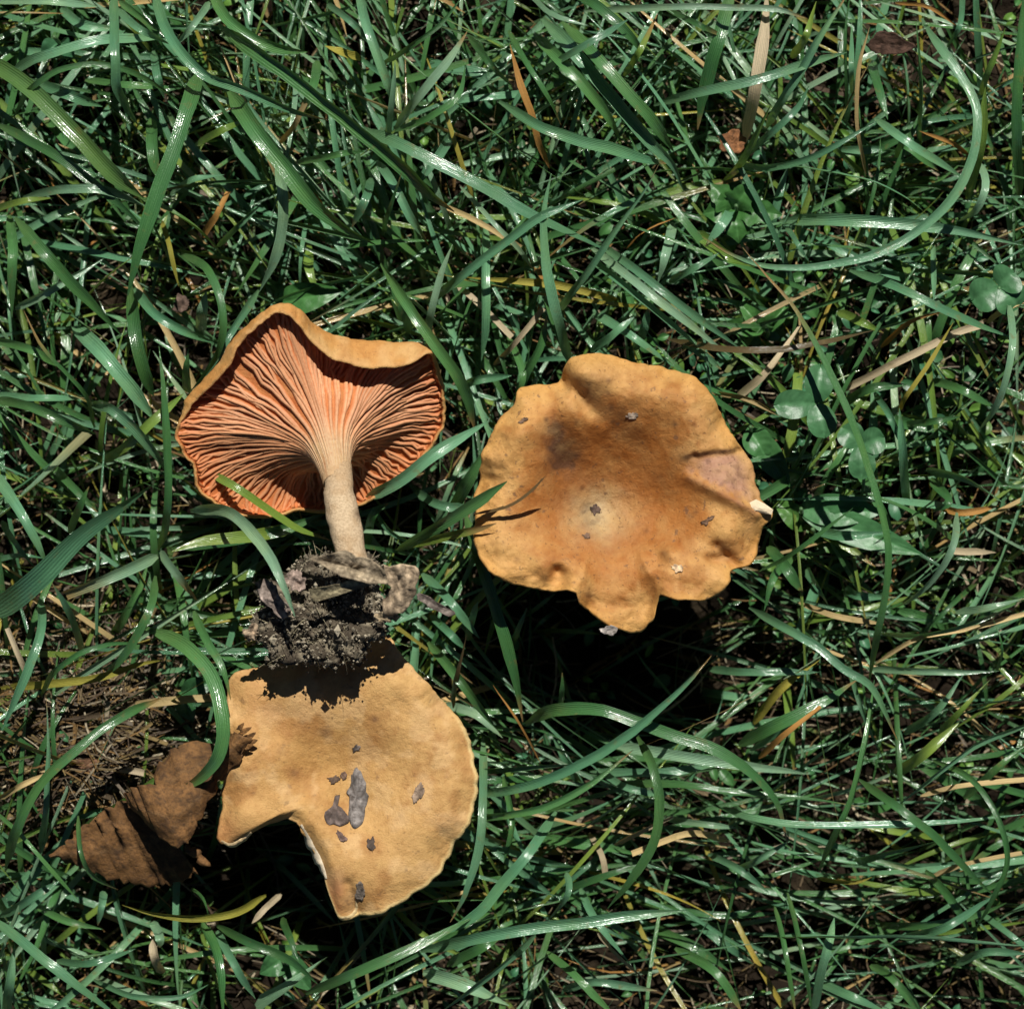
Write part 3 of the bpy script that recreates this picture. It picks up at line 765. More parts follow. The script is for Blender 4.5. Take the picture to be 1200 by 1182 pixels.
sheet([(362,654,262),(392,647,278),(424,650,286),(446,662,280),(456,682,266),(432,684,274),(404,674,280),(380,664,272)], "leaf_flake", M_leafdry, clump, fl_grey, 260, bumpy=4.5, seed=5, jag=3.2)
sheet([(362,690,262),(390,684,268),(420,678,268),(436,684,262),(412,692,262),(388,700,258),(366,704,254)], "leaf_flake", M_leafdry, clump, (0.34, 0.29, 0.17), 255, bumpy=2, seed=6)
sheet([(300,690,215),(312,678,220),(326,692,226),(340,716,226),(334,728,220),(318,716,218)], "leaf_flake", M_leafdry, clump, (0.30, 0.24, 0.20), 220, bumpy=4.5, seed=7, jag=3.2)
sheet([(332,676,228),(346,668,232),(358,676,236),(356,692,236),(342,690,230)], "leaf_flake", M_leafdry, clump, (0.36, 0.27, 0.22), 230, bumpy=4.5, seed=8, jag=3.2)
sheet([(440,720,232),(456,716,230),(460,724,226),(446,730,224)], "leaf_flake", M_leafdry, clump, (0.46, 0.36, 0.22), 230, bumpy=4.5, seed=9, jag=3.2)
sheet([(284,742,200),(296,732,206),(304,742,204),(294,750,198)], "leaf_flake", M_leafdry, clump, (0.36, 0.27, 0.18), 200, bumpy=4.5, seed=10, jag=3.2)

# ------------------------------------------------------------------ turf
def soil_z(x, y):
    return soil_h(np.asarray(x, float) - 600, -(np.asarray(y, float) - 591))

def in_poly(x, y, cap, grow=1.0):
    dx, dy = x - cap.c[0], y - cap.c[1]
    return np.hypot(dx, dy) < cap.Rr(np.arctan2(dy, dx)) * grow

RIMPOLY = Bp[:, :2]
def ceiling(x, y):
    """highest a loose blade may pass under or beside the mushrooms"""
    z = np.full(x.shape, 1e6)
    z = np.where(in_poly(x, y, capR, 1.03), 88, z)
    z = np.where(in_poly(x, y, capB, 1.03), 62, z)
    dg = np.hypot((x - 365) / 162, (y - 483) / 128)
    z = np.where(dg < 1, -5 + 60 * np.clip((480 - y) / 120, 0, 1), z)
    z = np.where(np.hypot((x - 392) / 105, (y - 712) / 78) < 1, 120, z)
    z = np.where((np.abs(x - 405) < 26) & (y > 480) & (y < 670), 60, z)
    z = np.where((x > 55) & (x < 305) & (y > 850) & (y < 1045) & (y > 1010 - (x - 60) * .78) & (y < 1075 - (x - 60) * .55), 28, z)   # the dead leaf
    z = np.where(np.hypot((x - 748) / 172, (y - 752) / 84) < 1, np.minimum(z, -60), z)      # the hollow in the cap's shade
    z = np.where(np.hypot((x - 305) / 95, (y - 1045) / 70) < 1, np.minimum(z, -60), z)
    return z

def ribbon(P, width, fold, roll0, roll1, base_w=.8, tip=.35, m=3, flat_end=False):
    """blade surface round a centre line (pixel units): rows of m vertices"""
    n = len(P)
    T = np.gradient(P, axis=0); T /= np.maximum(np.linalg.norm(T, axis=1), 1e-6)[:, None]
    S = np.stack([-T[:, 1], T[:, 0], np.zeros(n)], -1)
    ln = np.linalg.norm(S, axis=1)[:, None]
    S = np.where(ln > .05, S / np.maximum(ln, 1e-6), np.array([1.0, 0, 0]))
    for i in range(1, n):                                   # keep the side vector from flipping
        if S[i] @ S[i - 1] < 0: S[i] = -S[i]
    S = S - T * (S * T).sum(1)[:, None]; S /= np.maximum(np.linalg.norm(S, axis=1), 1e-6)[:, None]
    U = np.cross(T, S); U = np.where(U[:, 2:3] < 0, -U, U)
    t = np.linspace(0, 1, n)
    ro = roll0 + (roll1 - roll0) * t + .5 * (fbm(t * n / 6.0, np.full(n, P[0, 0] * .13), 91, 3) - .47)
    width = width * (1 + .28 * (fbm(t * n / 5.0, np.full(n, P[0, 1] * .17), 92, 2) - .38))
    S2 = S * np.cos(ro)[:, None] + U * np.sin(ro)[:, None]; U2 = -S * np.sin(ro)[:, None] + U * np.cos(ro)[:, None]
    wd = width * .5 * (base_w + (1 - base_w) * sm(t, 0, .12))
    if not flat_end: wd = wd * np.clip((1 - t) / tip, 0.03, 1) ** .75
    us = np.linspace(-1, 1, m)
    V = np.empty((n, m, 3))
    for k, u in enumerate(us):
        V[:, k] = P + S2 * (wd * u)[:, None] + U2 * (wd * fold * (abs(u) ** 1.3 - .5))[:, None]
    L = np.r_[0, np.cumsum(np.linalg.norm(np.diff(P, axis=0), axis=1))]
    uv = np.stack([np.tile((us + 1) / 2, (n, 1)), np.tile(L[:, None] / 18, (1, m))], -1)
    return V.reshape(-1, 3), uv.reshape(-1, 2), t

TONES = {
    'g': ((0.046, 0.150, 0.044), (0.072, 0.200, 0.060)),
    'b': ((0.080, 0.230, 0.112), (0.130, 0.310, 0.165)),
    'p': ((0.17, 0.34, 0.19), (0.24, 0.41, 0.255)),
    'G': ((0.085, 0.195, 0.048), (0.100, 0.215, 0.058)),
    'y': ((0.11, 0.22, 0.035), (0.18, 0.28, 0.050)),
    'Y': ((0.29, 0.29, 0.045), (0.36, 0.31, 0.055)),
    's': ((0.50, 0.38, 0.17), (0.58, 0.45, 0.22)),
    'w': ((0.50, 0.41, 0.25), (0.58, 0.49, 0.32)),
    'o': ((0.36, 0.19, 0.05), (0.42, 0.22, 0.06)),
    'n': ((0.10, 0.075, 0.03), (0.13, 0.09, 0.035)),
}
DRY = np.array((0.32, 0.225, 0.085))
def blade_cols(tone, t, m, r, drytip=0.0, base_pale=0.25):
    a, b = TONES[tone]
    f = r.random()
    c = np.array(a) * (1 - f) + np.array(b) * f
    c = c * r.uniform(.8, 1.2)
    col = np.tile(c, (len(t), 1))
    if tone in 'gbpy':
        col = mix(col, (0.16, 0.22, 0.06), (1 - sm(t, 0, .3)) * base_pale)
        if drytip: col = mix(col, DRY, sm(t, 1 - drytip, 1 - drytip * .35))
    return np.repeat(col, m, axis=0)

# --- blades that can be picked out, traced one by one: (tone, width, points, options)
T_ = []
def B(tone, wd, pts, z=None, **kw):
    T_.append((tone, wd, pts, z, kw))
# upper left
B('G', 17, [(-25,62),(40,108),(90,158),(130,203),(168,233)], roll=.15)
B('G', 10, [(165,232),(200,248),(232,268),(264,302)], z=(88,92,80,60))
B('g', 17, [(233,82),(220,125),(200,185),(180,240),(163,290),(149,346)], z=(90,125,140,138,128,100), roll=-.25, fold=.25)
B('g', 10, [(-10,143),(60,178),(110,215),(140,240),(170,268)])
B('b', 11, [(12,84),(60,63),(115,48),(195,45)], roll=.3)
B('g', 6, [(17,137),(40,100),(75,80),(120,75),(165,90),(208,118)], z=(60,120,140,140,120,70))
B('b', 10, [(133,-15),(135,60),(135,95),(145,120),(162,148)], z=(100,150,140,110,60))
B('p', 9, [(-10,2),(60,3),(114,8)])
B('b', 8, [(136,10),(165,34),(200,52)])
B('b', 11, [(180,-15),(195,35),(215,65),(240,88),(275,102),(330,125),(385,142)], z=(70,110,135,140,130,115,70), roll=.2)
B('p', 8, [(246,2),(225,30),(206,54)], z=(90,120,100))
B('g', 12, [(245,-12),(270,25),(300,47),(330,58),(360,60)])
B('g', 8, [(140,2),(185,36)])
B('g', 12, [(18,255),(50,295),(80,328),(110,358),(142,392)], z=(120,130,120,95,60), fold=.5)
B('g', 10, [(10,252),(15,300),(14,372)])
B('p', 9, [(28,232),(80,222),(125,224),(172,242)])
B('y', 8, [(-10,247),(30,236),(62,232)])
B('g', 18, [(268,106),(295,148),(330,192),(368,240),(400,265),(440,287)], z=(100,145,155,150,125,80), fold=.55)
B('g', 18, [(255,28),(300,60),(345,92),(390,128),(430,160),(475,198),(505,228),(532,248)], z=(90,130,150,160,160,150,120,80), fold=.55)
B('b', 13, [(425,150),(470,170),(520,195),(570,222),(620,250),(668,273),(715,295)], z=(90,115,125,125,120,105,80), roll=.15)
B('b', 10, [(420,-15),(430,30),(440,60),(455,100),(461,124)], z=(70,120,125,115,80))
B('b', 7, [(383,4),(410,25),(446,57)])
B('p', 7, [(450,178),(457,140),(462,105),(463,72)], z=(60,120,150,160))
B('p', 9, [(463,152),(490,115),(520,80),(547,38)], z=(60,110,130,130), roll=.4)
B('g', 7, [(463,154),(505,136),(535,115),(546,78)])
B('g', 7, [(448,76),(480,55),(515,30),(545,-8)])
B('p', 11, [(325,192),(332,230),(331,270),(322,305),(303,342)], z=(110,115,105,90,60))
B('b', 9, [(442,188),(460,215),(480,250),(502,288)])
B('g', 5, [(448,277),(456,248),(471,202)], z=(70,120,150))
B('b', 9, [(436,208),(427,235),(413,266)])
B('g', 10, [(373,70),(366,105),(352,135)])
B('b', 10, [(532,152),(512,185),(490,218)], z=(50,85,85))
B('p', 5, [(540,220),(582,265),(607,290),(628,320)], z=(110,130,115,80))
B('g', 8, [(550,42),(575,75),(602,102)])
B('g', 7, [(345,192),(400,181),(428,178)])
B('b', 10, [(70,10),(100,30),(140,35)], z=(40,70,60))
B('g', 9, [(100,95),(150,100),(205,104)], z=(50,80,60))
B('b', 12, [(40,95),(80,110),(120,125)], z=(60,85,60))
B('g', 12, [(178,140),(178,175),(182,205)], z=(40,60,60))
B('y', 9, [(230,170),(260,152),(292,140)], z=(90,115,90))
B('b', 13, [(200,228),(230,210),(262,205)], z=(50,80,60))
B('b', 9, [(255,290),(280,262),(305,240)], z=(50,80,60))
B('b', 9, [(180,60),(185,90),(192,115)], z=(70,95,70))
# upper middle and right
B('b', 12, [(585,118),(640,150),(680,165),(720,175),(760,188),(784,192)], z=(120,135,130,118,100,70), roll=-.3)
B('b', 14, [(636,22),(670,60),(700,95),(730,130),(760,165),(788,192),(802,224)], z=(90,115,120,120,110,90,60))
B('g', 13, [(658,26),(700,70),(740,115),(770,150),(790,178)], z=(100,140,145,125,80))
B('g', 12, [(626,40),(660,75),(690,105),(713,138),(727,164)], z=(90,130,135,115,80), fold=.6)
B('p', 7, [(622,-4),(650,20),(689,31)], z=(100,140,145))
B('b', 8, [(632,88),(672,62),(700,45),(737,23)], z=(90,150,160,140))
B('y', 7, [(732,90),(750,60),(771,16)], drytip=.35)
B('g', 8, [(597,36),(620,80),(640,112),(657,148)], fold=.6)
B('g', 11, [(665,-10),(700,8),(740,45),(758,68)])
B('p', 7, [(685,13),(780,8),(850,8),(910,12),(944,21)], z=(70,115,130,140,130))
B('g', 15, [(858,-12),(840,50),(826,100),(818,152)], z=(120,110,85,50))
B('b', 10, [(766,124),(820,108),(870,98),(905,88),(960,70),(993,61)], z=(70,120,140,140,120,90))
B('y', 14, [(850,213),(870,188),(886,158),(904,122)], z=(50,95,125,140))
B('g', 6, [(778,8),(820,30),(849,43)], drytip=.3)
B('b', 9, [(898,150),(915,120),(940,80),(962,40),(993,-8)], z=(50,100,130,150,150))
B('y', 9, [(928,68),(945,40),(957,2)])
B('b', 7, [(866,188),(905,155),(932,130),(948,100)])
B('b', 6, [(1000,114),(997,80),(998,26)])
B('g', 13, [(1078,172),(1080,130),(1078,80),(1074,26)], z=(40,90,120,130))
B('b', 10, [(1080,22),(1100,55),(1125,90),(1143,125),(1145,162),(1135,200),(1110,240),(1070,275),(1020,300),(960,312),(905,313),(862,300),(822,278)], z=(90,120,135,145,150,150,148,145,145,140,130,110,60), n=44, roll=.3)
B('y', 8, [(1150,112),(1155,90),(1165,65),(1177,33)], z=(100,125,140,150))
B('y', 11, [(1133,236),(1145,190),(1152,150),(1155,102)], z=(30,80,110,130))
B('g', 12, [(1196,236),(1190,160),(1193,80),(1199,-8)], z=(30,90,130,140))
B('b', 8, [(855,190),(905,196),(950,185),(990,165),(1027,142)], z=(50,105,130,140,130))
B('b', 9, [(1025,138),(1060,165),(1100,190),(1130,210)], z=(120,135,115,80))
B('b', 7, [(925,194),(980,202),(1030,215),(1062,232),(1094,258)])
B('b', 13, [(915,259),(980,257),(1050,262),(1120,270),(1200,287)], z=(50,85,95,90,70))
B('p', 8, [(1148,190),(1155,220),(1145,245),(1122,260)], z=(90,100,90,50))
B('b', 6, [(1128,-10),(1125,30),(1108,58)])
B('b', 11, [(860,235),(848,260),(826,288)], z=(40,70,60)) 
B('g', 10, [(1020,70),(1030,105),(1040,140)], z=(40,80,90))
B('g', 9, [(1050,190),(1060,170),(1080,185),(1100,200)], z=(40,60,60,40))
# left
B('p', 8, [(18,362),(60,340),(122,303)], z=(60,85,70))
B('g', 5, [(112,505),(97,460),(70,430),(45,400),(28,363)], z=(40,90,120,135,140), drytip=.4)
B('b', 17, [(86,382),(120,415),(150,450),(178,490)], z=(60,105,105,70), fold=.7)
B('b', 9, [(-8,464),(50,467),(98,466)])
B('b', 12, [(105,474),(132,480),(155,500),(180,530),(203,564)], z=(90,125,120,100,50))
B('g', 10, [(-8,468),(40,478),(80,495),(113,509)])
B('g', 14, [(154,335),(158,390),(168,435),(180,464)], z=(60,90,85,50))
B('b', 10, [(158,338),(185,370),(220,390),(257,403)], z=(80,110,105,70))
B('g', 10, [(212,298),(244,318),(258,348),(262,380),(256,412),(238,443)], z=(70,130,150,150,130,80), roll=.4)
B('b', 9, [(303,340),(270,390),(246,430),(224,458)], z=(60,100,90,50))
B('g', 9, [(186,645),(195,600),(196,530),(193,470),(187,405)], z=(60,130,160,170,160))
B('p', 13, [(236,388),(238,365),(241,341)], z=(50,70,80))
B('g', 13, [(220,460),(219,432),(221,408)], z=(40,70,80))
B('g', 9, [(-8,398),(40,412),(74,431)])
B('y', 10, [(118,542),(150,520),(186,488),(215,462)], z=(50,95,110,80))
B('p', 22, [(-10,612),(50,560),(104,508)], z=(20,45,40), dry=True)
B('b', 24, [(-18,726),(40,681),(90,632),(140,595),(178,568)], z=(70,115,125,115,80), fold=.15)
B('b', 13, [(-8,552),(25,605),(45,640),(56,664)], z=(120,150,140,110), fold=.5)
B('b', 10, [(48,700),(45,745),(30,790),(3,856)], z=(70,115,125,100))
B('b', 8, [(97,765),(80,715),(61,683)], z=(60,110,140))
B('p', 13, [(186,651),(130,675),(76,697)], z=(90,105,90), dry=True)
B('y', 13, [(345,618),(300,628),(240,634),(200,646)], z=(50,80,100,110))
B('p', 12, [(188,645),(205,670),(232,703)], z=(110,105,80), drytip=.4)
B('g', 9, [(183,675),(176,715),(160,745),(140,775),(116,800)], z=(100,130,125,100,50))
B('Y', 9, [(2,806),(60,801),(110,795),(160,780),(190,773)], z=(40,70,80,80,50))
B('g', 6, [(48,816),(65,785),(95,765),(130,755),(180,755)])
B('g', 15, [(172,736),(220,760),(246,790),(259,830),(262,862),(254,890),(230,915),(203,927)], z=(90,135,160,175,175,165,130,80), roll=.3, fold=.5)
B('g', 9, [(227,716),(245,755),(262,785),(271,820)], z=(100,140,155,150))
B('p', 12, [(222,598),(268,600),(300,630),(326,672),(345,722)], z=(70,150,220,262,258), fold=.4)
B('y', 9, [(242,553),(275,570),(310,594),(345,618),(390,634)], z=(112,104,92,80,60))
B('g', 12, [(203,642),(270,632),(330,622),(378,603)], z=(40,60,62,40))
B('b', 13, [(428,585),(470,562),(510,532),(572,493)], z=(90,104,122,90))
B('g', 9, [(60,545),(90,575),(115,600)], z=(40,60,60))
B('g', 8, [(2,610),(20,640),(40,665)], z=(60,90,90))
B('b', 8, [(-8,655),(30,652),(60,655)], z=(50,70,50))
B('g', 8, [(80,625),(95,590),(105,570)], z=(60,90,100))
# middle
B('g', 12, [(447,308),(480,360),(510,405),(535,440),(547,467),(556,505)], z=(120,150,155,140,110,70), fold=.5)
B('b', 9, [(498,355),(540,325),(590,285),(640,250),(682,234)], z=(70,125,150,160,150), fold=.5)
B('b', 11, [(668,428),(655,380),(645,340),(638,300),(637,250),(646,203)], z=(70,115,140,150,160,165))
B('b', 10, [(653,368),(665,350),(690,315),(720,270),(750,230),(775,188)], z=(70,100,130,140,130,110))
B('p', 9, [(692,290),(748,334),(796,371),(856,417)], z=(80,116,118,80), fold=.5, roll=.1)
B('b', 9, [(700,284),(758,326),(808,366),(866,408)], z=(70,108,112,70), fold=.5, roll=-.1)
B('b', 8, [(690,300),(735,338),(786,379),(838,420)], z=(60,98,104,60), fold=.5)
B('b', 14, [(568,262),(568,320),(568,370),(564,424)], z=(60,85,85,50))
B('p', 9, [(500,404),(505,370),(515,330),(531,286)], z=(40,85,110,120))
B('b', 9, [(693,412),(720,390),(743,371)], z=(60,85,80))
B('b', 11, [(695,367),(740,395),(793,432)], z=(60,75,55))
B('p', 11, [(788,260),(780,300),(771,334)], z=(60,80,60))
B('b', 8, [(783,332),(812,315),(842,297)], z=(70,100,90))
B('b', 9, [(744,410),(755,383),(760,360)], z=(40,60,70))
B('b', 10, [(795,395),(818,412),(845,434)], z=(60,70,50))
B('y', 12, [(817,272),(850,298),(884,312)], z=(70,90,70))
B('n', 8, [(784,398),(850,410),(910,410),(960,402),(1024,387)], z=(70,120,135,130,100))
B('g', 8, [(1018,800),(1028,745),(1038,690),(1041,645),(1030,590),(1014,538),(997,492),(974,440),(950,394),(928,358),(900,325),(871,290)], z=(60,130,170,185,190,190,190,185,180,178,175,170), n=40, drytip=.28, fold=.6)
B('b', 10, [(1064,596),(1058,530),(1054,478)], z=(50,95,110))
B('Y', 5, [(1054,482),(1064,462),(1086,430),(1117,378)], z=(108,115,120,110))
B('b', 9, [(996,317),(1060,340),(1120,370),(1184,396)], z=(80,115,115,80))
B('p', 8, [(1182,352),(1187,400),(1180,440),(1165,480),(1146,505)], z=(100,140,140,110,60), roll=.4)
B('b', 6, [(1095,285),(1095,352)])
B('b', 8, [(922,266),(934,288),(947,308)])
B('y', 9, [(980,365),(1010,378),(1035,390)], z=(40,55,45))
B('g', 10, [(985,475),(1020,455),(1062,450)], z=(30,50,40))
B('g', 10, [(1090,445),(1130,460),(1165,478)], z=(40,65,50))
B('b', 7, [(1025,460),(1045,490),(1060,530)], z=(50,85,70))
B('g', 7, [(1060,497),(1095,493),(1125,488)], z=(40,60,50))
B('g', 9, [(430,640),(440,600),(455,590)], z=(20,40,40))
B('g', 9, [(480,390),(470,360),(455,335)], z=(50,80,90))
B('g', 8, [(596,395),(612,440),(606,470)], z=(50,70,50))
B('g', 10, [(605,480),(615,440),(635,400),(640,370)], z=(30,60,80,80))
B('b', 9, [(540,455),(560,445),(600,440)], z=(40,60,40))
B('g', 13, [(545,600),(560,650),(580,712),(600,780),(613,845)], z=(110,120,110,90,50), fold=.5)
B('g', 13, [(465,645),(505,622),(550,594),(594,564)], z=(110,160,200,222), fold=.5)
B('n', 4, [(556,602),(595,593),(620,577),(640,556)], z=(180,202,208,214))
B('y', 9, [(470,640),(512,632),(550,623),(582,614)], z=(90,130,175,200), drytip=.4)
B('g', 13, [(528,602),(548,562),(568,526)], z=(60,100,110))
B('b', 10, [(495,672),(530,708),(562,748)], z=(50,75,50))
B('g', 10, [(502,752),(540,800),(584,856)], z=(80,100,60))
B('g', 6, [(598,762),(606,740),(617,712)], z=(30,70,85))
B('g', 6, [(656,834),(658,810),(659,788)], z=(20,45,55))
B('b', 10, [(487,575),(520,592),(555,595)], z=(50,75,60))
B('b', 8, [(505,720),(530,745),(545,760)], z=(40,60,40))
B('b', 8, [(548,750),(555,720),(560,705)], z=(40,80,90))
B('b', 8, [(440,600),(460,625),(490,640)], z=(40,60,50))
# lower left
B('g', 10, [(6,1016),(20,970),(50,915),(100,870),(150,835),(190,818)], z=(90,135,150,150,130,80))
B('b', 8, [(48,996),(55,950),(57,880),(54,815)], z=(60,100,115,100))
B('b', 12, [(-14,1072),(50,1124),(90,1154),(146,1196)], z=(110,140,140,110), fold=.4)
B('b', 11, [(8,1190),(10,1150),(18,1105)], z=(60,90,80))
B('g', 6, [(91,955),(95,1000),(108,1025),(138,1042)], z=(110,120,100,70))
B('Y', 10, [(312,1048),(270,1070),(230,1076),(190,1072),(143,1059)], z=(30,50,55,55,45))
B('b', 9, [(121,1043),(118,1060),(114,1084)], z=(70,65,50))
B('b', 8, [(66,1125),(110,1128),(158,1111)])
B('b', 6, [(110,1147),(160,1168),(210,1169),(244,1153)])
B('g', 14, [(238,1080),(255,1130),(261,1192)], z=(60,90,80))
B('g', 10, [(253,1083),(295,1104),(340,1124),(372,1152)], z=(80,110,110,80))
B('p', 18, [(300,1180),(345,1150),(384,1122)], z=(50,70,50))
B('g', 11, [(358,1164),(420,1137),(490,1107),(560,1072)], z=(80,115,115,90))
B('y', 10, [(98,968),(150,937),(190,907),(217,880)], z=(60,70,75,70))
B('g', 5, [(-6,950),(30,985),(60,1020),(90,1054)], z=(80,110,110,90))
B('b', 9, [(0,1075),(40,1050),(70,1030)], z=(40,60,50))
B('g', 8, [(40,1060),(80,1080),(120,1088)], z=(40,60,50))
B('p', 10, [(180,1080),(188,1100),(186,1110)], z=(20,30,20))
B('g', 9, [(225,1040),(240,1060),(246,1085)], z=(40,50,40))
B('g', 8, [(330,1075),(340,1100),(350,1125)], z=(60,80,90))
B('b', 9, [(255,1090),(275,1130),(300,1170)], z=(50,80,60))
# bottom middle
B('b', 9, [(566,862),(566,950),(560,1000),(546,1045),(527,1080)], z=(50,80,85,80,60))
B('b', 11, [(652,950),(620,1000),(590,1035),(560,1070),(515,1098)], z=(90,115,110,100,70))
B('b', 12, [(492,1114),(560,1099),(640,1086),(740,1073),(806,1067)], z=(70,125,140,140,130), fold=.6)
B('b', 9, [(664,1022),(665,1045),(640,1082)], z=(110,100,60))
B('b', 11, [(627,1095),(590,1130),(550,1160),(512,1190)], z=(90,120,120,100))
B('p', 15, [(495,1138),(545,1155),(596,1178)], z=(60,75,60))
B('g', 12, [(525,1130),(565,1110),(590,1095)], z=(50,75,60))
B('b', 10, [(552,928),(600,925),(650,910),(700,885),(750,850),(800,805),(833,768)], z=(60,110,140,155,165,170,170), fold=.6)
B('g', 8, [(552,958),(590,955),(640,945),(690,920),(742,878)], z=(60,115,140,145,135), fold=.6)
B('g', 13, [(616,848),(650,832),(700,831),(745,845),(790,862),(840,879),(880,905),(910,940),(923,990)], z=(50,110,140,145,140,140,135,125,90), n=30)
B('g', 11, [(748,862),(765,900),(773,945),(765,990),(740,1030),(712,1064)], z=(120,140,145,135,110,60))
B('g', 9, [(545,905),(600,900),(680,895)], z=(40,70,60))
B('p', 10, [(520,825),(560,840),(590,865)], z=(30,45,30))
B('g', 8, [(590,910),(600,970),(590,1010)], z=(50,70,50))
B('b', 8, [(700,900),(740,925),(790,930)], z=(50,75,60))
B('g', 10, [(790,1110),(840,1140),(870,1185)], z=(50,85,70))
B('b', 8, [(680,1040),(700,1080),(740,1130)], z=(30,60,50))
B('g', 9, [(640,1115),(680,1150),(720,1190)], z=(40,70,60))
B('b', 9, [(660,1160),(700,1150),(770,1160)], z=(40,65,50))
# lower right
B('b', 9, [(878,712),(920,735),(960,760),(992,786),(1016,800),(1036,832),(1052,866)], z=(70,120,140,145,145,140,120), fold=.5)
B('p', 8, [(1016,784),(1080,786),(1130,788),(1170,786)], z=(70,100,110,110))
B('g', 5, [(1168,788),(1174,755),(1160,718)], z=(110,120,110))
B('b', 12, [(843,944),(880,960),(940,968),(1020,968),(1100,965),(1210,953)], z=(70,110,130,135,130,110))
B('b', 10, [(890,1098),(980,1097),(1060,1098),(1120,1102),(1212,1109)], z=(80,120,130,130,110))
B('b', 9, [(1055,1099),(1110,1085),(1168,1048)])
B('g', 9, [(715,918),(800,920),(860,928),(940,935),(1014,946)], z=(60,100,110,110,90))
B('g', 9, [(1006,914),(1050,945),(1090,975),(1120,1005),(1163,1048)], z=(110,150,155,140,90))
B('y', 12, [(1048,907),(1085,880),(1125,845)], z=(50,80,70))
B('y', 10, [(1100,860),(1130,830),(1162,795)], z=(60,85,70))
B('b', 8, [(1212,845),(1140,875),(1100,905),(1048,948)])
B('g', 6, [(1087,888),(1140,915),(1170,960),(1181,1010),(1166,1050),(1143,1088)], z=(90,130,150,150,130,80))
B('g', 14, [(866,873),(910,850),(960,825),(1004,797)], z=(60,95,100,80))
B('b', 8, [(880,880),(930,848),(985,815)], z=(50,80,70))
B('p', 9, [(1121,600),(1117,640),(1100,670),(1070,700),(1037,717)], z=(110,125,115,90,50), roll=.3)
B('b', 12, [(1032,742),(1090,742),(1150,725),(1200,703)], z=(60,95,95,70))
B('p', 11, [(1120,718),(1160,712),(1204,700)], z=(80,100,90))
B('g', 10, [(960,1018),(985,965),(1003,920),(1018,850),(1024,797)], z=(70,120,140,135,100), fold=.7, roll=.9)
B('p', 7, [(775,958),(830,967),(865,970)], z=(50,75,60))
B('b', 11, [(952,1190),(967,1120),(977,1075)], z=(60,95,90))
B('b', 12, [(960,1152),(1000,1170),(1046,1190)], z=(60,80,60))
B('g', 8, [(908,1062),(920,1120),(932,1190)], z=(60,90,70))
B('g', 8, [(922,1045),(940,1120),(952,1190)], z=(80,100,60))
B('p', 12, [(715,874),(800,886),(900,900),(948,906)], z=(50,75,75,50))
B('b', 10, [(690,905),(780,905),(860,890)], z=(40,60,40))
B('b', 9, [(830,783),(880,788),(960,788)], z=(30,65,60))
B('g', 9, [(930,650),(905,680),(895,715)], z=(40,70,60))
B('g', 6, [(890,670),(940,640),(1000,595)], z=(60,130,150))
B('b', 10, [(950,620),(990,628),(1045,622)], z=(40,70,60))
B('g', 12, [(900,640),(925,670),(940,695)], z=(30,50,40))
B('b', 11, [(945,665),(960,690),(970,710)], z=(50,70,50))
B('b', 9, [(990,690),(1010,698),(1050,700)], z=(40,70,50))
B('g', 10, [(1090,560),(1110,590),(1090,600)], z=(40,60,40))
B('b', 12, [(1085,552),(1130,560),(1180,590)], z=(50,70,50))
B('b', 9, [(1060,860),(1100,830),(1130,790)], z=(30,60,50))
B('g', 10, [(1130,935),(1170,900),(1205,870)], z=(40,70,60))
B('g', 9, [(1000,1010),(1040,1000),(1100,985)], z=(40,60,50))
B('b', 9, [(1120,1130),(1160,1115),(1205,1118)], z=(40,70,60))
B('g', 10, [(1085,1020),(1120,1060),(1140,1100)], z=(30,55,40))
B('b', 8, [(860,1020),(890,1005),(925,985)], z=(60,90,80))
B('b', 8, [(830,1000),(870,1020),(900,1045)], z=(40,60,50))
B('g', 9, [(1020,1130),(1050,1150),(1080,1190)], z=(40,65,50))
# straws and dry leaves of grass
B('w', 14, [(873,168),(885,110),(893,60),(899,-12)], z=(60,100,120,130), fold=.5)
B('o', 8, [(645,198),(630,165),(622,130),(610,100),(598,52)], z=(50,90,110,115,110))
B('Y', 11, [(422,68),(400,62),(380,54)], z=(60,70,70))
B('s', 6, [(328,170),(345,145),(360,116)], z=(60,80,100))
B('Y', 9, [(725,352),(700,345),(650,333),(600,328),(547,325)], z=(60,75,85,85,70))
B('w', 6, [(578,428),(605,400),(637,362)], z=(40,65,70))
B('o', 6, [(735,290),(755,270),(790,255)], z=(30,50,50))
B('s', 5, [(1016,208),(1005,160),(1003,120),(1008,70),(1019,32)], z=(50,90,115,130,140))
B('o', 5, [(1136,182),(1110,165),(1078,154)], z=(70,85,80))
B('o', 4, [(1048,4),(1090,10),(1122,32)], z=(80,95,80))
B('w', 8, [(978,463),(1050,425),(1110,395),(1152,379)], z=(50,75,80,70))
B('s', 7, [(1155,378),(1180,362),(1205,350)], z=(55,65,60))
B('o', 6, [(1032,408),(1070,375),(1108,364)], z=(60,85,80))
B('w', 10, [(860,468),(900,435),(938,382)], z=(40,60,55))
B('s', 6, [(833,458),(880,470),(914,488)], z=(50,70,55))
B('w', 6, [(43,815),(25,775),(8,735)], z=(50,65,60))
B('n', 5, [(530,830),(535,790),(546,742)], z=(60,110,140))
B('o', 4, [(632,895),(605,845),(578,802)], z=(80,110,120))
B('o', 7, [(888,888),(925,856),(962,828)], z=(80,110,110))
B('Y', 9, [(883,848),(920,802),(962,772)], z=(40,60,60))
B('s', 5, [(1026,778),(1080,747),(1140,735),(1205,718)], z=(60,80,80,70))
B('s', 8, [(1078,932),(1130,921),(1205,914)], z=(50,60,55))
B('s', 7, [(1092,1027),(1140,1011),(1198,1000)], z=(40,55,50))
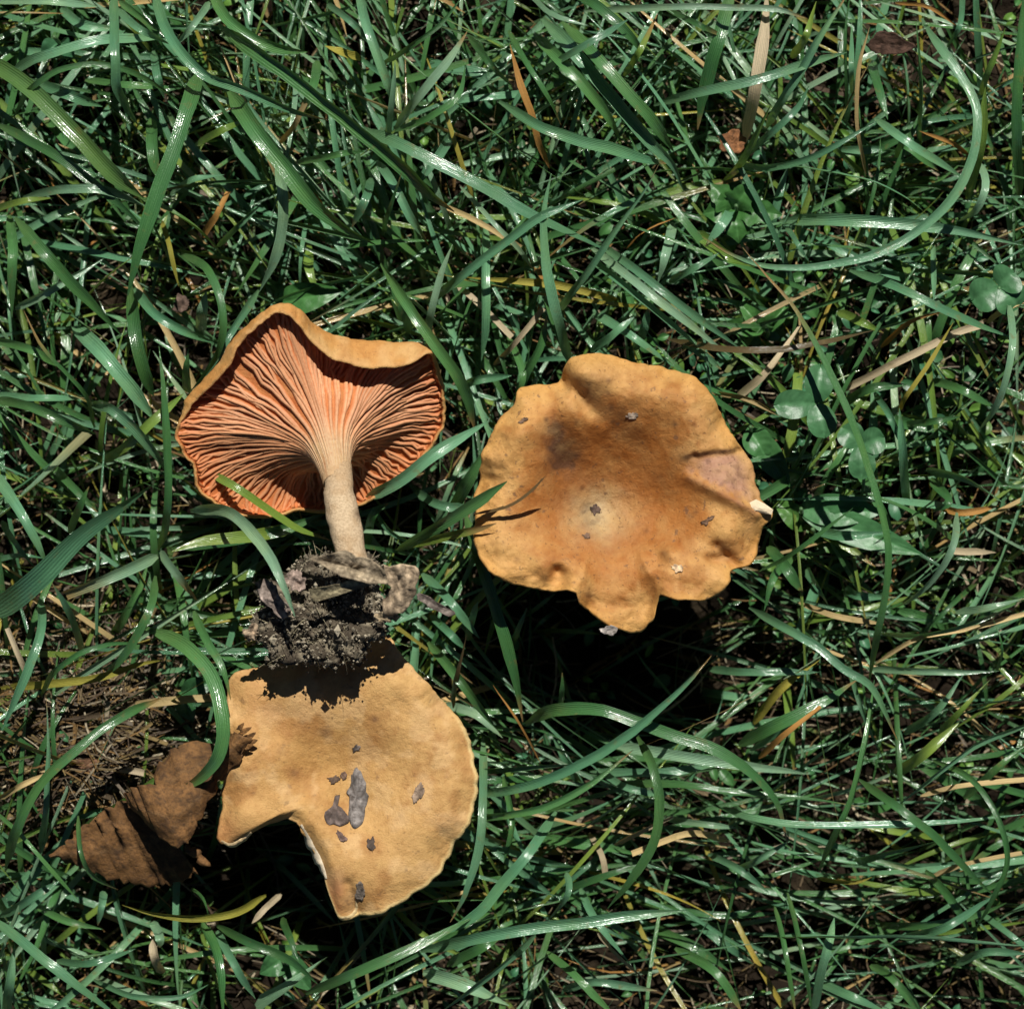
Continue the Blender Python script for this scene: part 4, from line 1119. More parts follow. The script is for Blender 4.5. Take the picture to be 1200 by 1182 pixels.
B('Y', 6, [(957,1029),(1000,1033),(1022,1027)], z=(50,60,50))
B('w', 8, [(1112,645),(1168,648)], z=(50,60))
B('w', 10, [(190,1140),(182,1120),(178,1100)], z=(25,35,30))
B('w', 7, [(330,1048),(308,1068),(296,1082)], z=(30,40,35))
B('o', 9, [(238,278),(255,250),(268,225)], z=(30,45,40))
B('Y', 6, [(190,258),(198,290),(208,335)], z=(50,80,70))
B('w', 7, [(530,330),(555,350),(600,395)], z=(20,35,30))
B('s', 6, [(515,240),(560,260),(610,290)], z=(30,45,40))
B('o', 6, [(620,300),(640,330),(655,350)], z=(40,50,45))
B('s', 7, [(855,985),(810,975),(740,1000)], z=(30,45,40))
B('w', 6, [(720,990),(760,970),(790,955)], z=(40,50,40))
B('w', 7, [(690,975),(705,1005),(710,1030)], z=(25,35,30))
B('s', 8, [(0,905),(40,900),(85,905)], z=(20,30,25))
B('s', 6, [(0,935),(25,920),(55,905)], z=(30,40,35))
B('w', 7, [(90,905),(130,900),(170,905)], z=(20,30,25))
B('s', 9, [(130,830),(190,822),(262,816)], z=(30,40,40))
B('w', 6, [(700,1090),(720,1115),(760,1150)], z=(30,45,30))
B('s', 7, [(935,705),(980,722),(1035,732)], z=(40,60,50))
B('o', 8, [(1095,590),(1130,600),(1170,592)], z=(40,50,40))

# --- labels for the traced blades
PLACES = [  # (x, y, phrase)
 (90,50,"in the top left corner"), (230,180,"by the broad pale blade at upper left"), (60,230,"at the upper left edge"), (330,40,"along the top edge, left part"), (370,200,"above the gilled mushroom"),
 (470,110,"near the top, left of centre"), (560,60,"along the top edge, middle"), (540,240,"above the gap between the two upper caps"), (680,90,"near the top, right of centre"), (650,200,"in the top centre tangle"),
 (700,310,"just above the whole right cap"), (610,350,"between gilled mushroom and right cap, above"), (800,60,"left of the broad straw blade"), (800,190,"below the broad straw blade"), (830,330,"above right of the whole cap"),
 (950,60,"right of the broad straw blade"), (1080,60,"near the dark top right corner"), (1170,120,"at the top right edge"), (980,200,"in the upper right tangle"), (1100,250,"inside the big looping blade"), (960,300,"under the big looping blade"),
 (1080,380,"right of the clover, higher up"), (1180,440,"at the right edge, mid height"), (960,430,"just above the clover"), (1040,540,"just right of the clover"), (920,640,"beside the right cap's right edge"), (1050,660,"right of the whole cap"), (1160,700,"at the right edge below the middle"),
 (900,790,"below right of the whole cap"), (1040,790,"right of the black shadow"), (1150,850,"at the lower right edge"), (760,870,"under the right cap's black shadow"), (920,900,"in the lower right tangle"), (1080,960,"in the flattened lower right grass"), (900,1020,"at lower right of centre"), (1180,1050,"in the bottom right corner"), (1000,1120,"along the bottom edge, right part"), (820,1120,"along the bottom edge right of centre"),
 (680,960,"right of the torn cap"), (580,980,"close to the torn cap's right rim"), (700,1060,"along the bottom, middle"), (560,1140,"at the bottom below the torn cap"), (330,1130,"below the torn notch"), (240,1100,"below the brown leaf, right part"), (140,1090,"just below the brown leaf"), (40,1130,"in the bottom left corner"), (40,980,"left of the brown leaf"), (110,870,"above the brown leaf"), (230,860,"between brown leaf and torn cap"),
 (60,780,"at the left edge, lower middle"), (180,740,"left of the soil clump"), (250,630,"under the gilled cap"), (130,640,"left of the pale stem, low"), (40,620,"at the left edge, middle"), (120,480,"left of the gilled cap"), (50,400,"at the left edge above the middle"), (200,420,"close to the gilled cap's left rim"), (240,340,"above left of the gilled cap"), (500,430,"between gilled mushroom and right cap"), (510,560,"between stem and right cap"), (530,700,"between soil clump and black shadow"), (560,820,"above right of the torn cap"), (620,790,"at the black shadow's left border"), (480,340,"just above the gilled cap's right lobe")]
TONEW = {'g': "green", 'G': "yellowish green", 'b': "blue-green", 'p': "pale green", 'y': "yellow-green", 'Y': "yellow", 's': "straw-coloured", 'w': "bleached", 'o': "orange-brown", 'n': "brown"}
def describe(tone, wd, pts):
    P = np.array([p[:2] for p in pts], float)
    L = np.linalg.norm(np.diff(P, axis=0), axis=1).sum(); ch = P[-1] - P[0]; cl = np.linalg.norm(ch)
    size = "long" if L > 210 else ("short" if L < 95 else "")
    wid = "broad" if wd >= 14 else ("thin" if wd <= 6 else "")
    k = cl / L
    if k < .8: shp = "strongly curved"
    elif k < .955: shp = "arching"
    else:
        an = math.degrees(math.atan2(ch[1], ch[0])) % 180
        shp = "level" if an < 18 or an > 162 else ("upright" if 70 < an < 110 else ("down-right slanting" if an < 90 else "up-right slanting"))
    m = catmull(P, 9)[4]
    place = min(PLACES, key=lambda q: (q[0] - m[0]) ** 2 + (q[1] - m[1]) ** 2)[2]
    thing = "grass blade" if tone in 'gGbpyn' else "dry grass stalk"
    return " ".join(w for w in (size, wid, TONEW[tone], shp, thing, place) if w), m
LABELLED = []
rB = np.random.default_rng(21)
def build_blade(tone, wd, pts, z, kw):
    n = len(pts)
    if z is None:
        top = rB.uniform(95, 145)
        q = np.linspace(0, 1, n)
        z = 45 + (top - 45) * np.sin(np.pi * (0.12 + .72 * q))
    P = np.array([(p[0], p[1], zz) for p, zz in zip(pts, z)], float)
    if not kw.get('keep') and P[0, 2] < 135: P[0, 2] -= 40
    L = np.linalg.norm(np.diff(P, axis=0), axis=1).sum()
    ns = kw.get('n', int(np.clip(L / 12, 10, 34)))
    Q = catmull(P, ns)
    Q = Q + (np.stack([fbm(np.arange(ns) * .21, np.full(ns, rB.uniform(0, 90)), s_) for s_ in (1, 2, 3)], -1) - .47) * np.array([4, 4, 6])
    m = kw.get('m', 5)
    r0 = kw.get('roll', rB.normal(0, .45))
    V, uv, t = ribbon(Q, wd * 1.1, kw.get('fold', rB.uniform(.25, .6)), r0, r0 + rB.normal(0, .55), m=m, base_w=.3, tip=rB.uniform(.18, .42), flat_end=kw.get('dry', False) or (tone in 'sow' and rB.random() < .5))
    col = blade_cols(tone, t, m, rB, kw.get('drytip', 0.0 if rB.random() < .75 else .12))
    if kw.get('dry'): col = mix(col, DRY, np.repeat(sm(t, .4, 1), m) * .7)
    W = np.array([at(*v) for v in V])
    straw = tone in 'YsowN'
    base = W[:m].mean(0)
    o = mk("dry_grass_stalk" if straw else "grass_blade", W - base, grid_faces(ns, m), M_straw if straw else M_grass, None, col=col, uv=uv)
    o.location = base
    lab, mid = describe(tone, wd, pts)
    LABELLED.append((lab, mid, o, straw))
for rec in T_: build_blade(*rec)

# --- further large blades lying loosely in the turf
def free_blade(r, x0, y0, az, L, hmax, wd, ns=12):
    t = np.linspace(0, 1, ns)
    cv = r.normal(0, .16)
    dx, dy = math.cos(az), math.sin(az)
    x = x0 + dx * L * t - dy * cv * L * t * t; y = y0 + dy * L * t + dx * cv * L * t * t
    rise = 1 - (1 - t) ** r.uniform(2, 4)
    z = soil_z(x0, y0) - 4 + (hmax) * rise - hmax * r.uniform(.15, .85) * t ** r.uniform(1.6, 3)
    P = np.stack([x, y, z], -1)
    P = P + (np.stack([fbm(t * 3, np.full(ns, r.uniform(0, 90)), s_) for s_ in (1, 2, 3)], -1) - .47) * np.array([10, 10, 8])
    P[0, 2] = min(P[0, 2], soil_z(x0, y0) + 4)
    return P
def azimuth(r, x, y):
    if x > 640 and y > 780 and r.random() < .75:
        a = r.normal(0.0, .38) + (math.pi if r.random() < .5 else 0)
    elif x < 620 and y < 420 and r.random() < .55:
        a = r.normal(.75, .45) + (math.pi if r.random() < .4 else 0)
    else:
        a = r.uniform(0, 2 * math.pi)
    return a
def density(x, y):
    d = 1.0
    d *= 1 - .8 * math.exp(-(((x - 110) / 110) ** 2 + ((y - 860) / 80) ** 2))       # bare thatch
    d *= 1 - .7 * math.exp(-(((x - 735) / 120) ** 2 + ((y - 765) / 60) ** 2))       # hollow below the right cap
    d *= 1 - .85 * math.exp(-(((x - 1160) / 90) ** 2 + ((y - 15) / 50) ** 2))
    d *= 1 - .6 * math.exp(-(((x - 1040) / 60) ** 2 + ((y - 70) / 60) ** 2))
    d *= 1 - .6 * math.exp(-(((x - 310) / 70) ** 2 + ((y - 1060) / 50) ** 2))
    return d
rF = np.random.default_rng(77)
made = 0
while made < 78:
    x0, y0 = rF.uniform(-60, 1260), rF.uniform(-60, 1240)
    L = rF.uniform(90, 260); az = azimuth(rF, x0, y0)
    if rF.random() > density(x0, y0): continue
    P = free_blade(rF, x0, y0, az, L, rF.uniform(90, 150), 1)
    mid = P[len(P) // 2]
    if not (0 < mid[0] < 1200 and 0 < mid[1] < 1182): continue
    if np.any(P[:, 2] + 10 > ceiling(P[:, 0], P[:, 1])): continue
    tone = rF.choice(list('gggbbby'))
    build_blade(tone, rF.uniform(8, 13), [(p[0], p[1]) for p in P[::3]], [p[2] for p in P[::3]], {})
    made += 1

# give every picked-out blade a label of its own
by = {}
for lab, mid, o, straw in LABELLED: by.setdefault(lab, []).append((mid, o, straw))
ORD = ["leftmost", "second from left", "third from left", "fourth from left", "fifth from left", "sixth from left", "seventh from left", "eighth from left"]
for lab, lst in by.items():
    lst.sort(key=lambda q: q[0][0])
    for i, (mid, o, straw) in enumerate(lst):
        l2 = lab
        if len(lst) == 2: l2 = lab + (", the left one" if i == 0 else ", the right one")
        elif len(lst) > 2: l2 = lab + ", " + ORD[min(i, 7)]
        wds = l2.split()
        if len(wds) > 16:
            for drop in ("grass", "slanting", "the"):
                if len(wds) > 16 and drop in wds: wds.remove(drop)
        tag(o, " ".join(wds), "straw" if straw else "grass", "dry grass stalks in the turf" if straw else "grass blades in the turf")

# --- the mass of finer blades, one object nobody could count
def density_v(x, y):
    d = .12 + .88 * sm(fbm(x / 85 + 40, y / 85 + 40, 301, 3), .38 - .10 * sm(-y, -520, -200) * sm(-x, -1000, -700), .60 - .08 * sm(-y, -520, -200))       # tufts with dark gaps between
    d *= 1 - .45 * sm(x, 750, 1000) * sm(y, 720, 850)
    d *= 1 - .35 * sm(x, 900, 1100) * sm(-y, -160, -40)
    for cx, cy, rx, ry, k in ((110,860,110,80,.3),(745,775,140,66,.93),(1160,15,100,70,.95),(1040,80,70,70,.85),(1190,330,50,90,.5),(1120,640,80,60,.4),(310,1060,75,50,.75),(230,985,60,50,.5),(560,700,50,40,.3)):
        d *= 1 - k * np.exp(-(((x - cx) / rx) ** 2 + ((y - cy) / ry) ** 2))
    return d
def azimuth_v(r, x, y):
    n = len(x)
    a = r.uniform(0, 2 * np.pi, n)
    flip = np.where(r.random(n) < .5, np.pi, 0)
    a = np.where((x > 640) & (y > 780) & (r.random(n) < .75), r.normal(0, .38, n) + flip, a)
    a = np.where((x < 620) & (y < 420) & (r.random(n) < .5), r.normal(.75, .45, n) + flip, a)
    return a
def ribbons(P, wd, fold, r0, r1, m, base_w, tip, flat):
    """many blades at once: P is (blades, stations, 3)"""
    Nb, ns, _ = P.shape
    T = np.gradient(P, axis=1); T /= np.maximum(np.linalg.norm(T, axis=2), 1e-6)[..., None]
    S = np.stack([-T[..., 1], T[..., 0], np.zeros((Nb, ns))], -1)
    S /= np.maximum(np.linalg.norm(S, axis=2), 1e-3)[..., None]
    U = np.cross(T, S); U = np.where(U[..., 2:3] < 0, -U, U)
    t = np.linspace(0, 1, ns)[None]
    ro = r0[:, None] + (r1 - r0)[:, None] * t
    S2 = S * np.cos(ro)[..., None] + U * np.sin(ro)[..., None]; U2 = -S * np.sin(ro)[..., None] + U * np.cos(ro)[..., None]
    w_ = wd[:, None] * .5 * (base_w + (1 - base_w) * sm(t, 0, .3))
    if not flat: w_ = w_ * np.clip((1 - t) / tip[:, None], .03, 1) ** .75
    us = np.linspace(-1, 1, m)
    V = np.stack([P + S2 * (w_ * u)[..., None] + U2 * (w_ * fold[:, None] * (abs(u) ** 1.3 - .5))[..., None] for u in us], 2)
    L = np.concatenate([np.zeros((Nb, 1)), np.cumsum(np.linalg.norm(np.diff(P, axis=1), axis=2), axis=1)], 1) / 18
    uv = np.stack([np.broadcast_to(us[None, None] * .5 + .5, (Nb, ns, m)), np.broadcast_to(L[..., None], (Nb, ns, m)) + np.arange(Nb)[:, None, None] * 3.7], -1)
    return V, uv
def finish(name, V, uv, col, mat, zref):
    Nb, ns, m, _ = V.shape
    F = (grid_faces(ns, m)[None] + (np.arange(Nb) * ns * m)[:, None, None]).reshape(-1, 4)
    return mk(name, conv(V.reshape(-1, 3), zref), F, mat, None, col=col.reshape(-1, 3), uv=uv.reshape(-1, 2))
def mass(name, label, count, seed, lr, hr, wr, tones, ns, m, ext=300, sink=0.0):
    r = np.random.default_rng(seed)
    n = int(count * 3.4); k = n // 6
    cx, cy = r.uniform(-ext, 1200 + ext, k), r.uniform(-ext, 1182 + ext, k)
    w_ = r.integers(0, k, n)
    x0, y0 = cx[w_] + r.normal(0, 17, n), cy[w_] + r.normal(0, 17, n)
    keep = r.random(n) < density_v(x0, y0); x0, y0 = x0[keep], y0[keep]; n = len(x0)
    L = r.uniform(*lr, n) * np.where(r.random(n) < .8, 1, 1.5); az = azimuth_v(r, x0, y0); h = r.uniform(*hr, n)
    t = np.linspace(0, 1, ns)[None]; c = r.normal(0, .17, n)[:, None]
    dx, dy = np.cos(az)[:, None], np.sin(az)[:, None]; L_ = L[:, None]
    wob = r.normal(0, 1, (n, 3)); ph = r.uniform(0, 6.28, (n, 3)); fq = r.uniform(2, 6, (n, 3))
    wv = [wob[:, i:i + 1] * 2.2 * (np.sin(fq[:, i:i + 1] * t + ph[:, i:i + 1]) - np.sin(ph[:, i:i + 1])) for i in range(3)]
    X = x0[:, None] + dx * L_ * t - dy * c * L_ * t * t + wv[0]; Y = y0[:, None] + dy * L_ * t + dx * c * L_ * t * t + wv[1]
    p1 = r.uniform(2, 4, n)[:, None]; p2 = r.uniform(1.6, 3, n)[:, None]; dr = r.uniform(.1, .8, n)[:, None]
    Z = soil_z(x0, y0)[:, None] - 4 + h[:, None] * (1 - (1 - t) ** p1) - h[:, None] * dr * t ** p2 + wv[2] * t
    Z = np.maximum(Z, soil_z(X, Y) - 4 + 5 * t)
    ok = ~np.any(Z + 8 > ceiling(X, Y), axis=1)
    P = np.stack([X, Y, Z], -1)[ok][:count]; n = len(P)
    r0 = r.normal(0, .85, n)
    V, uv = ribbons(P, r.uniform(*wr, n), r.uniform(.2, .7, n), r0, r0 + r.normal(0, .6, n), m, .8, r.uniform(.25, .6, n), False)
    A = np.array([TONES[q][0] for q in tones]); Bt = np.array([TONES[q][1] for q in tones]); ti = r.integers(0, len(tones), n); f = r.random(n)[:, None]
    c0 = (A[ti] * (1 - f) + Bt[ti] * f) * r.uniform(.8, 1.2, n)[:, None]
    dt = np.where(r.random(n) < .12, r.uniform(.15, .5, n), 1e-3)[:, None]
    tip_f = np.clip((t - (1 - dt)) / (dt * .7), 0, 1) * (dt > .01)
    col = c0[:, None] * (1 - tip_f[..., None]) + DRY * tip_f[..., None]
    pale = ((1 - sm(t, 0, .3)) * .35)[..., None]
    col = col * (1 - pale) + np.array((0.16, 0.22, 0.07)) * pale
    o = finish(name, V, uv, np.repeat(col[:, :, None], m, 2), M_grass, 40)
    return tag(o, label, "grass", kind="stuff")
mass("grass", "tangled mass of finer green grass between the picked-out blades", 2500, 5, (130, 380), (80, 180), (3.4, 9.5), "g" * 14 + "b" * 14 + "p" * 4 + "y" * 6 + "Ys", 14, 3)
mass("grass", "short low grass shoots close to the soil", 2800, 6, (40, 150), (25, 80), (2.5, 7), "g" * 12 + "b" * 10 + "p" * 2 + "y" * 6 + "Yo", 8, 3)

# dead thatch
def thatch(count, seed):
    r = np.random.default_rng(seed); n = count * 2; ns, m = 6, 3
    x, y = r.uniform(-300, 1500, n), r.uniform(-300, 1482, n)
    k = n // 6; x[:k], y[:k] = r.normal(115, 90, k), r.normal(865, 65, k)
    thick = np.exp(-(((x - 120) / 150) ** 2 + ((y - 870) / 110) ** 2))
    L = (r.uniform(18, 80, n) + 90 * r.random(n) ** 4)[:, None]; az = np.where(r.random(n) < .6, r.uniform(0, 6.28, n), r.normal(0, .5, n))[:, None]
    t = np.linspace(-.5, .5, ns)[None]; cv = r.normal(0, .35, n)[:, None]
    X = x[:, None] + np.cos(az) * L * t - np.sin(az) * cv * L * t * t; Y = y[:, None] + np.sin(az) * L * t + np.cos(az) * cv * L * t * t
    Z = soil_z(X, Y) * .5 + soil_z(x, y)[:, None] * .5 + (r.random(n) * (46 + 14 * thick))[:, None] + t * r.normal(0, 16, n)[:, None]
    ok = ~np.any(Z + 6 > ceiling(X, Y), axis=1)
    P = np.stack([X, Y, Z], -1)[ok][:count]; n = len(P)
    V, uv = ribbons(P, r.uniform(1.0, 3.0, n) + 3.5 * (r.random(n) < .06), r.uniform(.2, .9, n), r.normal(0, .7, n), r.normal(0, .7, n), m, .7, np.ones(n), True)
    pal = np.array(((0.20, 0.15, 0.08), (0.46, 0.39, 0.26), (0.11, 0.08, 0.045), (0.18, 0.15, 0.11), (0.22, 0.13, 0.045), (0.08, 0.055, 0.035), (0.25, 0.18, 0.07)))
    c0 = pal[r.integers(0, len(pal), n)] * r.uniform(.55, 1.2, n)[:, None]
    o = finish("thatch", V, uv, np.broadcast_to(c0[:, None, None], V.shape), M_leafdry, 20)
    tag(o, "dead straw thatch matted on the dark soil under the grass", "thatch", kind="stuff")
thatch(9000, 8)

# ------------------------------------------------------------------ leaves
def leaf_blade(base, tip, wd, shape, curl=6, lobes=0, nl=14, m=9, zpeak=8, seed=1, notch=0.0):
    """a leaf surface between two points (pixel units)"""
    b = np.array(base, float); tpt = np.array(tip, float)
    d = tpt - b; L = np.linalg.norm(d); d = d / L
    s = np.cross(d, (0, 0, 1.0)); s /= np.linalg.norm(s); u = np.cross(s, d)
    t = np.linspace(0, 1, nl); us = np.linspace(-1, 1, m)
    if shape == 'ovate': w_ = np.sin(np.pi * t ** .8) ** .8
    elif shape == 'round': w_ = np.sqrt(np.clip(1 - (2 * t - 1) ** 2, 0, 1)) * (.82 + .25 * t)
    else: w_ = np.sin(np.pi * np.clip(t, 0, 1) ** 1.3) ** .7
    w_ = np.maximum(w_, .03)
    if lobes: w_ = w_ * (1 + .16 * np.sin(t * lobes * 2 * np.pi))
    V = np.empty((nl, m, 3))
    for k, q in enumerate(us):
        tk = t - notch * (1 - abs(q)) * sm(t, .75, 1) * .6
        V[:, k] = b + d * (L * tk)[:, None] + s * (q * wd * .5 * w_)[:, None] + u * (abs(q) * curl * w_ + zpeak * np.sin(np.pi * t) - zpeak * .3)[:, None]
    V = V.reshape(-1, 3)
    V[:, 2] += (fbm(V[:, 0] / 9, V[:, 1] / 9, seed) - .47) * 5
    V[:, 2] -= 0
    veins = np.abs(np.sin((t[:, None] * 6 - np.abs(us)[None] * 1.6) * np.pi)) ** 8
    rib = np.exp(-(us[None] / .12) ** 2) + 0 * t[:, None]
    return V, np.clip(np.maximum(veins * .4, rib), 0, 1).reshape(-1), nl, m
def leaf_obj(name, parent, colr, mat, *a, **k):
    colr = np.array(colr) * (.85 if name == 'leaf' else 1)
    if name == 'leaf': k.setdefault('nl', 26); k.setdefault('m', 17)
    V, v, nl, m = leaf_blade(*a, **k)
    col = mix(np.tile(colr, (len(V), 1)) * (1 + (fbm(V[:, 0] / 8, V[:, 1] / 8, 3) - .47)[:, None] * .6), np.array(colr) * 1.6 + .02, v * .6)
    o = mk(name, conv(V, 80), grid_faces(nl, m), mat, None, col=col)
    if parent: put(parent, o)
    return o
CLV = (0.050, 0.150, 0.058)
def clover(hub, leaflets, foot, label, size):
    e_ = empty("clover", at(foot[0], foot[1], 0))
    tag(e_, label, "clover", "clovers in the turf")
    for tip in leaflets:
        leaf_obj("leaflet", e_, CLV, M_leaf, hub, tip, size, 'round', curl=5, zpeak=4, seed=int(tip[0]), notch=.18)
    p = catmull([hub, ((hub[0] + foot[0]) / 2 + 4, (hub[1] + foot[1]) / 2, hub[2] * .6), (foot[0], foot[1], -4)], 12)
    tube(p, np.full(12, 2.0), 7, 80, lambda V: np.tile((0.09, 0.20, 0.08), (len(V), 1)), "stalk", M_leaf, e_)
clover((953,474,128), [(903,476,132),(958,428,128),(963,514,134)], (937,548), "clover with three rounded leaflets right of the whole cap", 36)
clover((1008,522,86), [(986,500,84),(1036,512,88),(1010,562,84)], (1014,600), "lower clover half hidden behind the thin dry-tipped stem", 34)
clover((1172,336,70), [(1140,352,66),(1190,318,74),(1196,360,66)], (1180,380), "dark green clover at the right edge below the looping blade", 44)
def weed(hub, leaves, label, colr, wd, lobes=0, cat="weed", shape='ovate'):
    e_ = empty("broad_leaved_weed", at(hub[0], hub[1], 0))
    tag(e_, label, cat, "broad-leaved weeds in the turf")
    for q in leaves:
        leaf_obj("leaf", e_, colr, M_leaf, (hub[0], hub[1], hub[2] - 30), (q[0], q[1], q[2] - 25), wd * .85, shape, curl=7, lobes=lobes, zpeak=10, seed=int(q[0]))
    tube(catmull([(hub[0], hub[1], hub[2] + 2), (hub[0] + 3, hub[1] + 4, hub[2] * .5), (hub[0] + 4, hub[1] + 6, -4)], 8), np.full(8, 2.4), 7, 60, lambda V: np.tile((0.08, 0.16, 0.06), (len(V), 1)), "stalk", M_leaf, e_)
weed((862,242,70), [(835,214,78),(882,212,84),(918,250,80),(868,282,70),(826,248,72)], "lobed bright green weed rosette under the straw blade", (0.05, 0.16, 0.035), 40, lobes=3)
weed((318,352,30), [(398,338,52),(352,392,24)], "broad green leaf behind the gilled cap's top rim", (0.06, 0.19, 0.045), 44)
weed((940,596,40), [(1085,650,52),(1040,600,48)], "broad glossy leaf right of the whole cap, grass lying across", (0.07, 0.21, 0.075), 46)
weed((880,500,50), [(930,570,46),(905,540,50)], "narrow green leaf tucked beside the right cap's upper edge", (0.055, 0.17, 0.05), 40)
weed((955,620,24), [(912,585,30),(1000,650,30)], "low yellow-green leaf pair beside the cap's torn right edge", (0.075, 0.19, 0.035), 34)
weed((205,815,30), [(250,800,34),(220,850,30)], "small dark leaf between brown leaf and soil clump", (0.04, 0.13, 0.045), 30)
weed((60,40,34), [(40,62,36),(78,58,34)], "small green leaf pair in the top left corner", (0.05, 0.16, 0.07), 28)
weed((330,1130,26), [(300,1150,30),(360,1170,30)], "broad shaded leaf pair at the bottom edge", (0.05, 0.16, 0.05), 36)
weed((900,385,34), [(870,350,40),(930,350,38),(850,375,36)], "small leafy seedling above right of the whole cap", (0.06, 0.18, 0.04), 26)

# little leaves of the undergrowth, too many to count
r = np.random.default_rng(15)
VV, FF, CC = [], [], []; nv = 0
while len(VV) < 1500:
    x, y = (r.normal(960, 190), r.normal(340, 190)) if r.random() < .5 else (r.uniform(-300, 1500), r.uniform(-300, 1480))
    zz = soil_z(x, y) + r.uniform(12, 60); L = r.uniform(9, 26); az = r.uniform(0, 6.28)
    if zz + 14 > ceiling(np.array([x]), np.array([y]))[0]: continue
    V, v, nl, m = leaf_blade((x, y, zz), (x + math.cos(az) * L, y + math.sin(az) * L, zz + r.normal(0, 5)), L * r.uniform(.4, .8), 'ovate' if r.random() < .6 else 'round', curl=3, nl=6, m=5, zpeak=3, seed=2)
    c = np.array(((0.05, 0.15, 0.04), (0.045, 0.15, 0.07), (0.09, 0.19, 0.03), (0.035, 0.11, 0.04))[int(r.integers(4))]) * r.uniform(.8, 1.2)
    VV.append(V); CC.append(mix(np.tile(c, (len(V), 1)), c * 1.5, v * .5)); FF.append(grid_faces(nl, m, off=nv)); nv += len(V)
o = mk("undergrowth_leaves", conv(np.concatenate(VV), 40), np.concatenate(FF), M_leaf, None, col=np.concatenate(CC))
tag(o, "tiny round and oval leaves scattered low among the grass", "undergrowth", kind="stuff")

# ------------------------------------------------------------------ dead brown leaf at lower left
dl = empty("dead_leaf", at(180, 990, 20))
tag(dl, "folded brown dead leaf with ragged tip leaning against the torn cap", "leaf")
BR = np.array((0.165, 0.082, 0.028))
def loft(L, Rr, name, parent, mid_lift, colr, zref, seed, n=44, m=25, jag=4.0):
    A = catmull(L, n); Bq = catmull(Rr, n)
    A[:, :2] += (np.stack([vn(np.arange(n) * .8, np.zeros(n), seed), vn(np.arange(n) * .8, np.ones(n) * 5, seed)], -1) - .5) * 2 * jag
    Bq[:, :2] += (np.stack([vn(np.arange(n) * .8, np.zeros(n), seed + 1), vn(np.arange(n) * .8, np.ones(n) * 5, seed + 1)], -1) - .5) * 2 * jag
    u = np.linspace(0, 1, m)
    V = A[:, None] * (1 - u)[None, :, None] + Bq[:, None] * u[None, :, None]
    V[..., 2] += mid_lift * np.sin(np.pi * u)[None]
    V[..., 2] += (fbm(V[..., 0] / 16, V[..., 1] / 16, seed + 2) - .47) * 9 + np.abs(fbm(V[..., 0] / 14 + V[..., 1] / 22, V[..., 1] / 14, seed + 3) - .47) * 3 + (fbm(V[..., 0] / 4, V[..., 1] / 4, seed + 4, 2) - .4) * 2.5
    V = V.reshape(-1, 3)
    F = [tuple(int(i) for i in q) for q in grid_faces(n, m)]
    n0 = len(V); Vb = V.copy(); Vb[:, 2] -= .9
    bd = [(i, i + 1) for i in range(m - 1)] + [((n - 1) * m + i + 1, (n - 1) * m + i) for i in range(m - 1)] + [((i + 1) * m, i * m) for i in range(n - 1)] + [(i * m + m - 1, (i + 1) * m + m - 1) for i in range(n - 1)]
    F += [tuple(i + n0 for i in q[::-1]) for q in F] + [(b_, a_q, a_q + n0, b_ + n0) for a_q, b_ in bd]
    VA = np.concatenate([V, Vb])
    lum = 1 + (fbm(VA[:, 0] / 12, VA[:, 1] / 12, seed + 5) - .47) * 2.2
    cl_ = np.tile(colr, (len(VA), 1)) * lum[:, None]
    uu = np.tile(np.tile(u, n), 2); ss = np.tile(np.repeat(np.arange(n) / n, m), 2)
    vein = np.maximum(np.exp(-((uu - .5) / .035) ** 2), np.exp(-(((ss * 9 + np.abs(uu - .5) * 3) % 1 - .5) / .09) ** 2) * .6)
    cl_ = mix(cl_, (0.27, 0.16, 0.07), vein * .3)
    cl_ = mix(cl_, (0.035, 0.02, 0.012), sm(fbm(VA[:, 0] / 5, VA[:, 1] / 5, seed + 6), .58, .7) * .7)
    o = mk(name, conv(VA, zref), F, M_leafdry, None, col=cl_, recalc=True)
    put(parent, o); return o
loft([(60,1001,52),(100,966,66),(142,938,74),(172,926,78)], [(62,1004,50),(124,1029,44),(192,1040,40),(232,1024,48)], "leaf_blade", dl, 6, BR, 60, 201)
loft([(143,932,92),(165,921,118),(196,917,124),(224,914,120),(246,890,118),(262,868,130),(276,853,140)], [(158,952,88),(184,978,112),(212,988,122),(234,962,118),(250,930,116),(274,898,128),(299,866,142)], "folded_blade", dl, 10, BR * 1.15, 100, 211, n=54)
loft([(180,912,84),(200,882,88),(230,868,88),(256,868,92)], [(188,930,96),(222,932,102),(248,918,100),(264,890,102)], "leaf_lobe", dl, 6, BR * 1.05, 70, 221, n=20)
for (x0, y0, x1, y1) in ((284,856,296,851),(292,862,301,857),(294,868,303,866),(288,874,298,872),(281,851,287,846)):
    sheet([(x0-4,y0+3,136),(x0,y0-2,139),(x1,y1,143),(x0+2,y0+4,139)], "ragged_tooth", M_leafdry, dl, BR * 1.2, 130, nseg=4, bumpy=.6, seed=3, jag=.4)
loft([(212,992,60),(226,1005,58),(240,1018,54)], [(220,988,60),(236,1000,58),(246,1014,54)], "leaf_stalk_end", dl, 3, BR * 1.1, 60, 231, n=10, m=5)

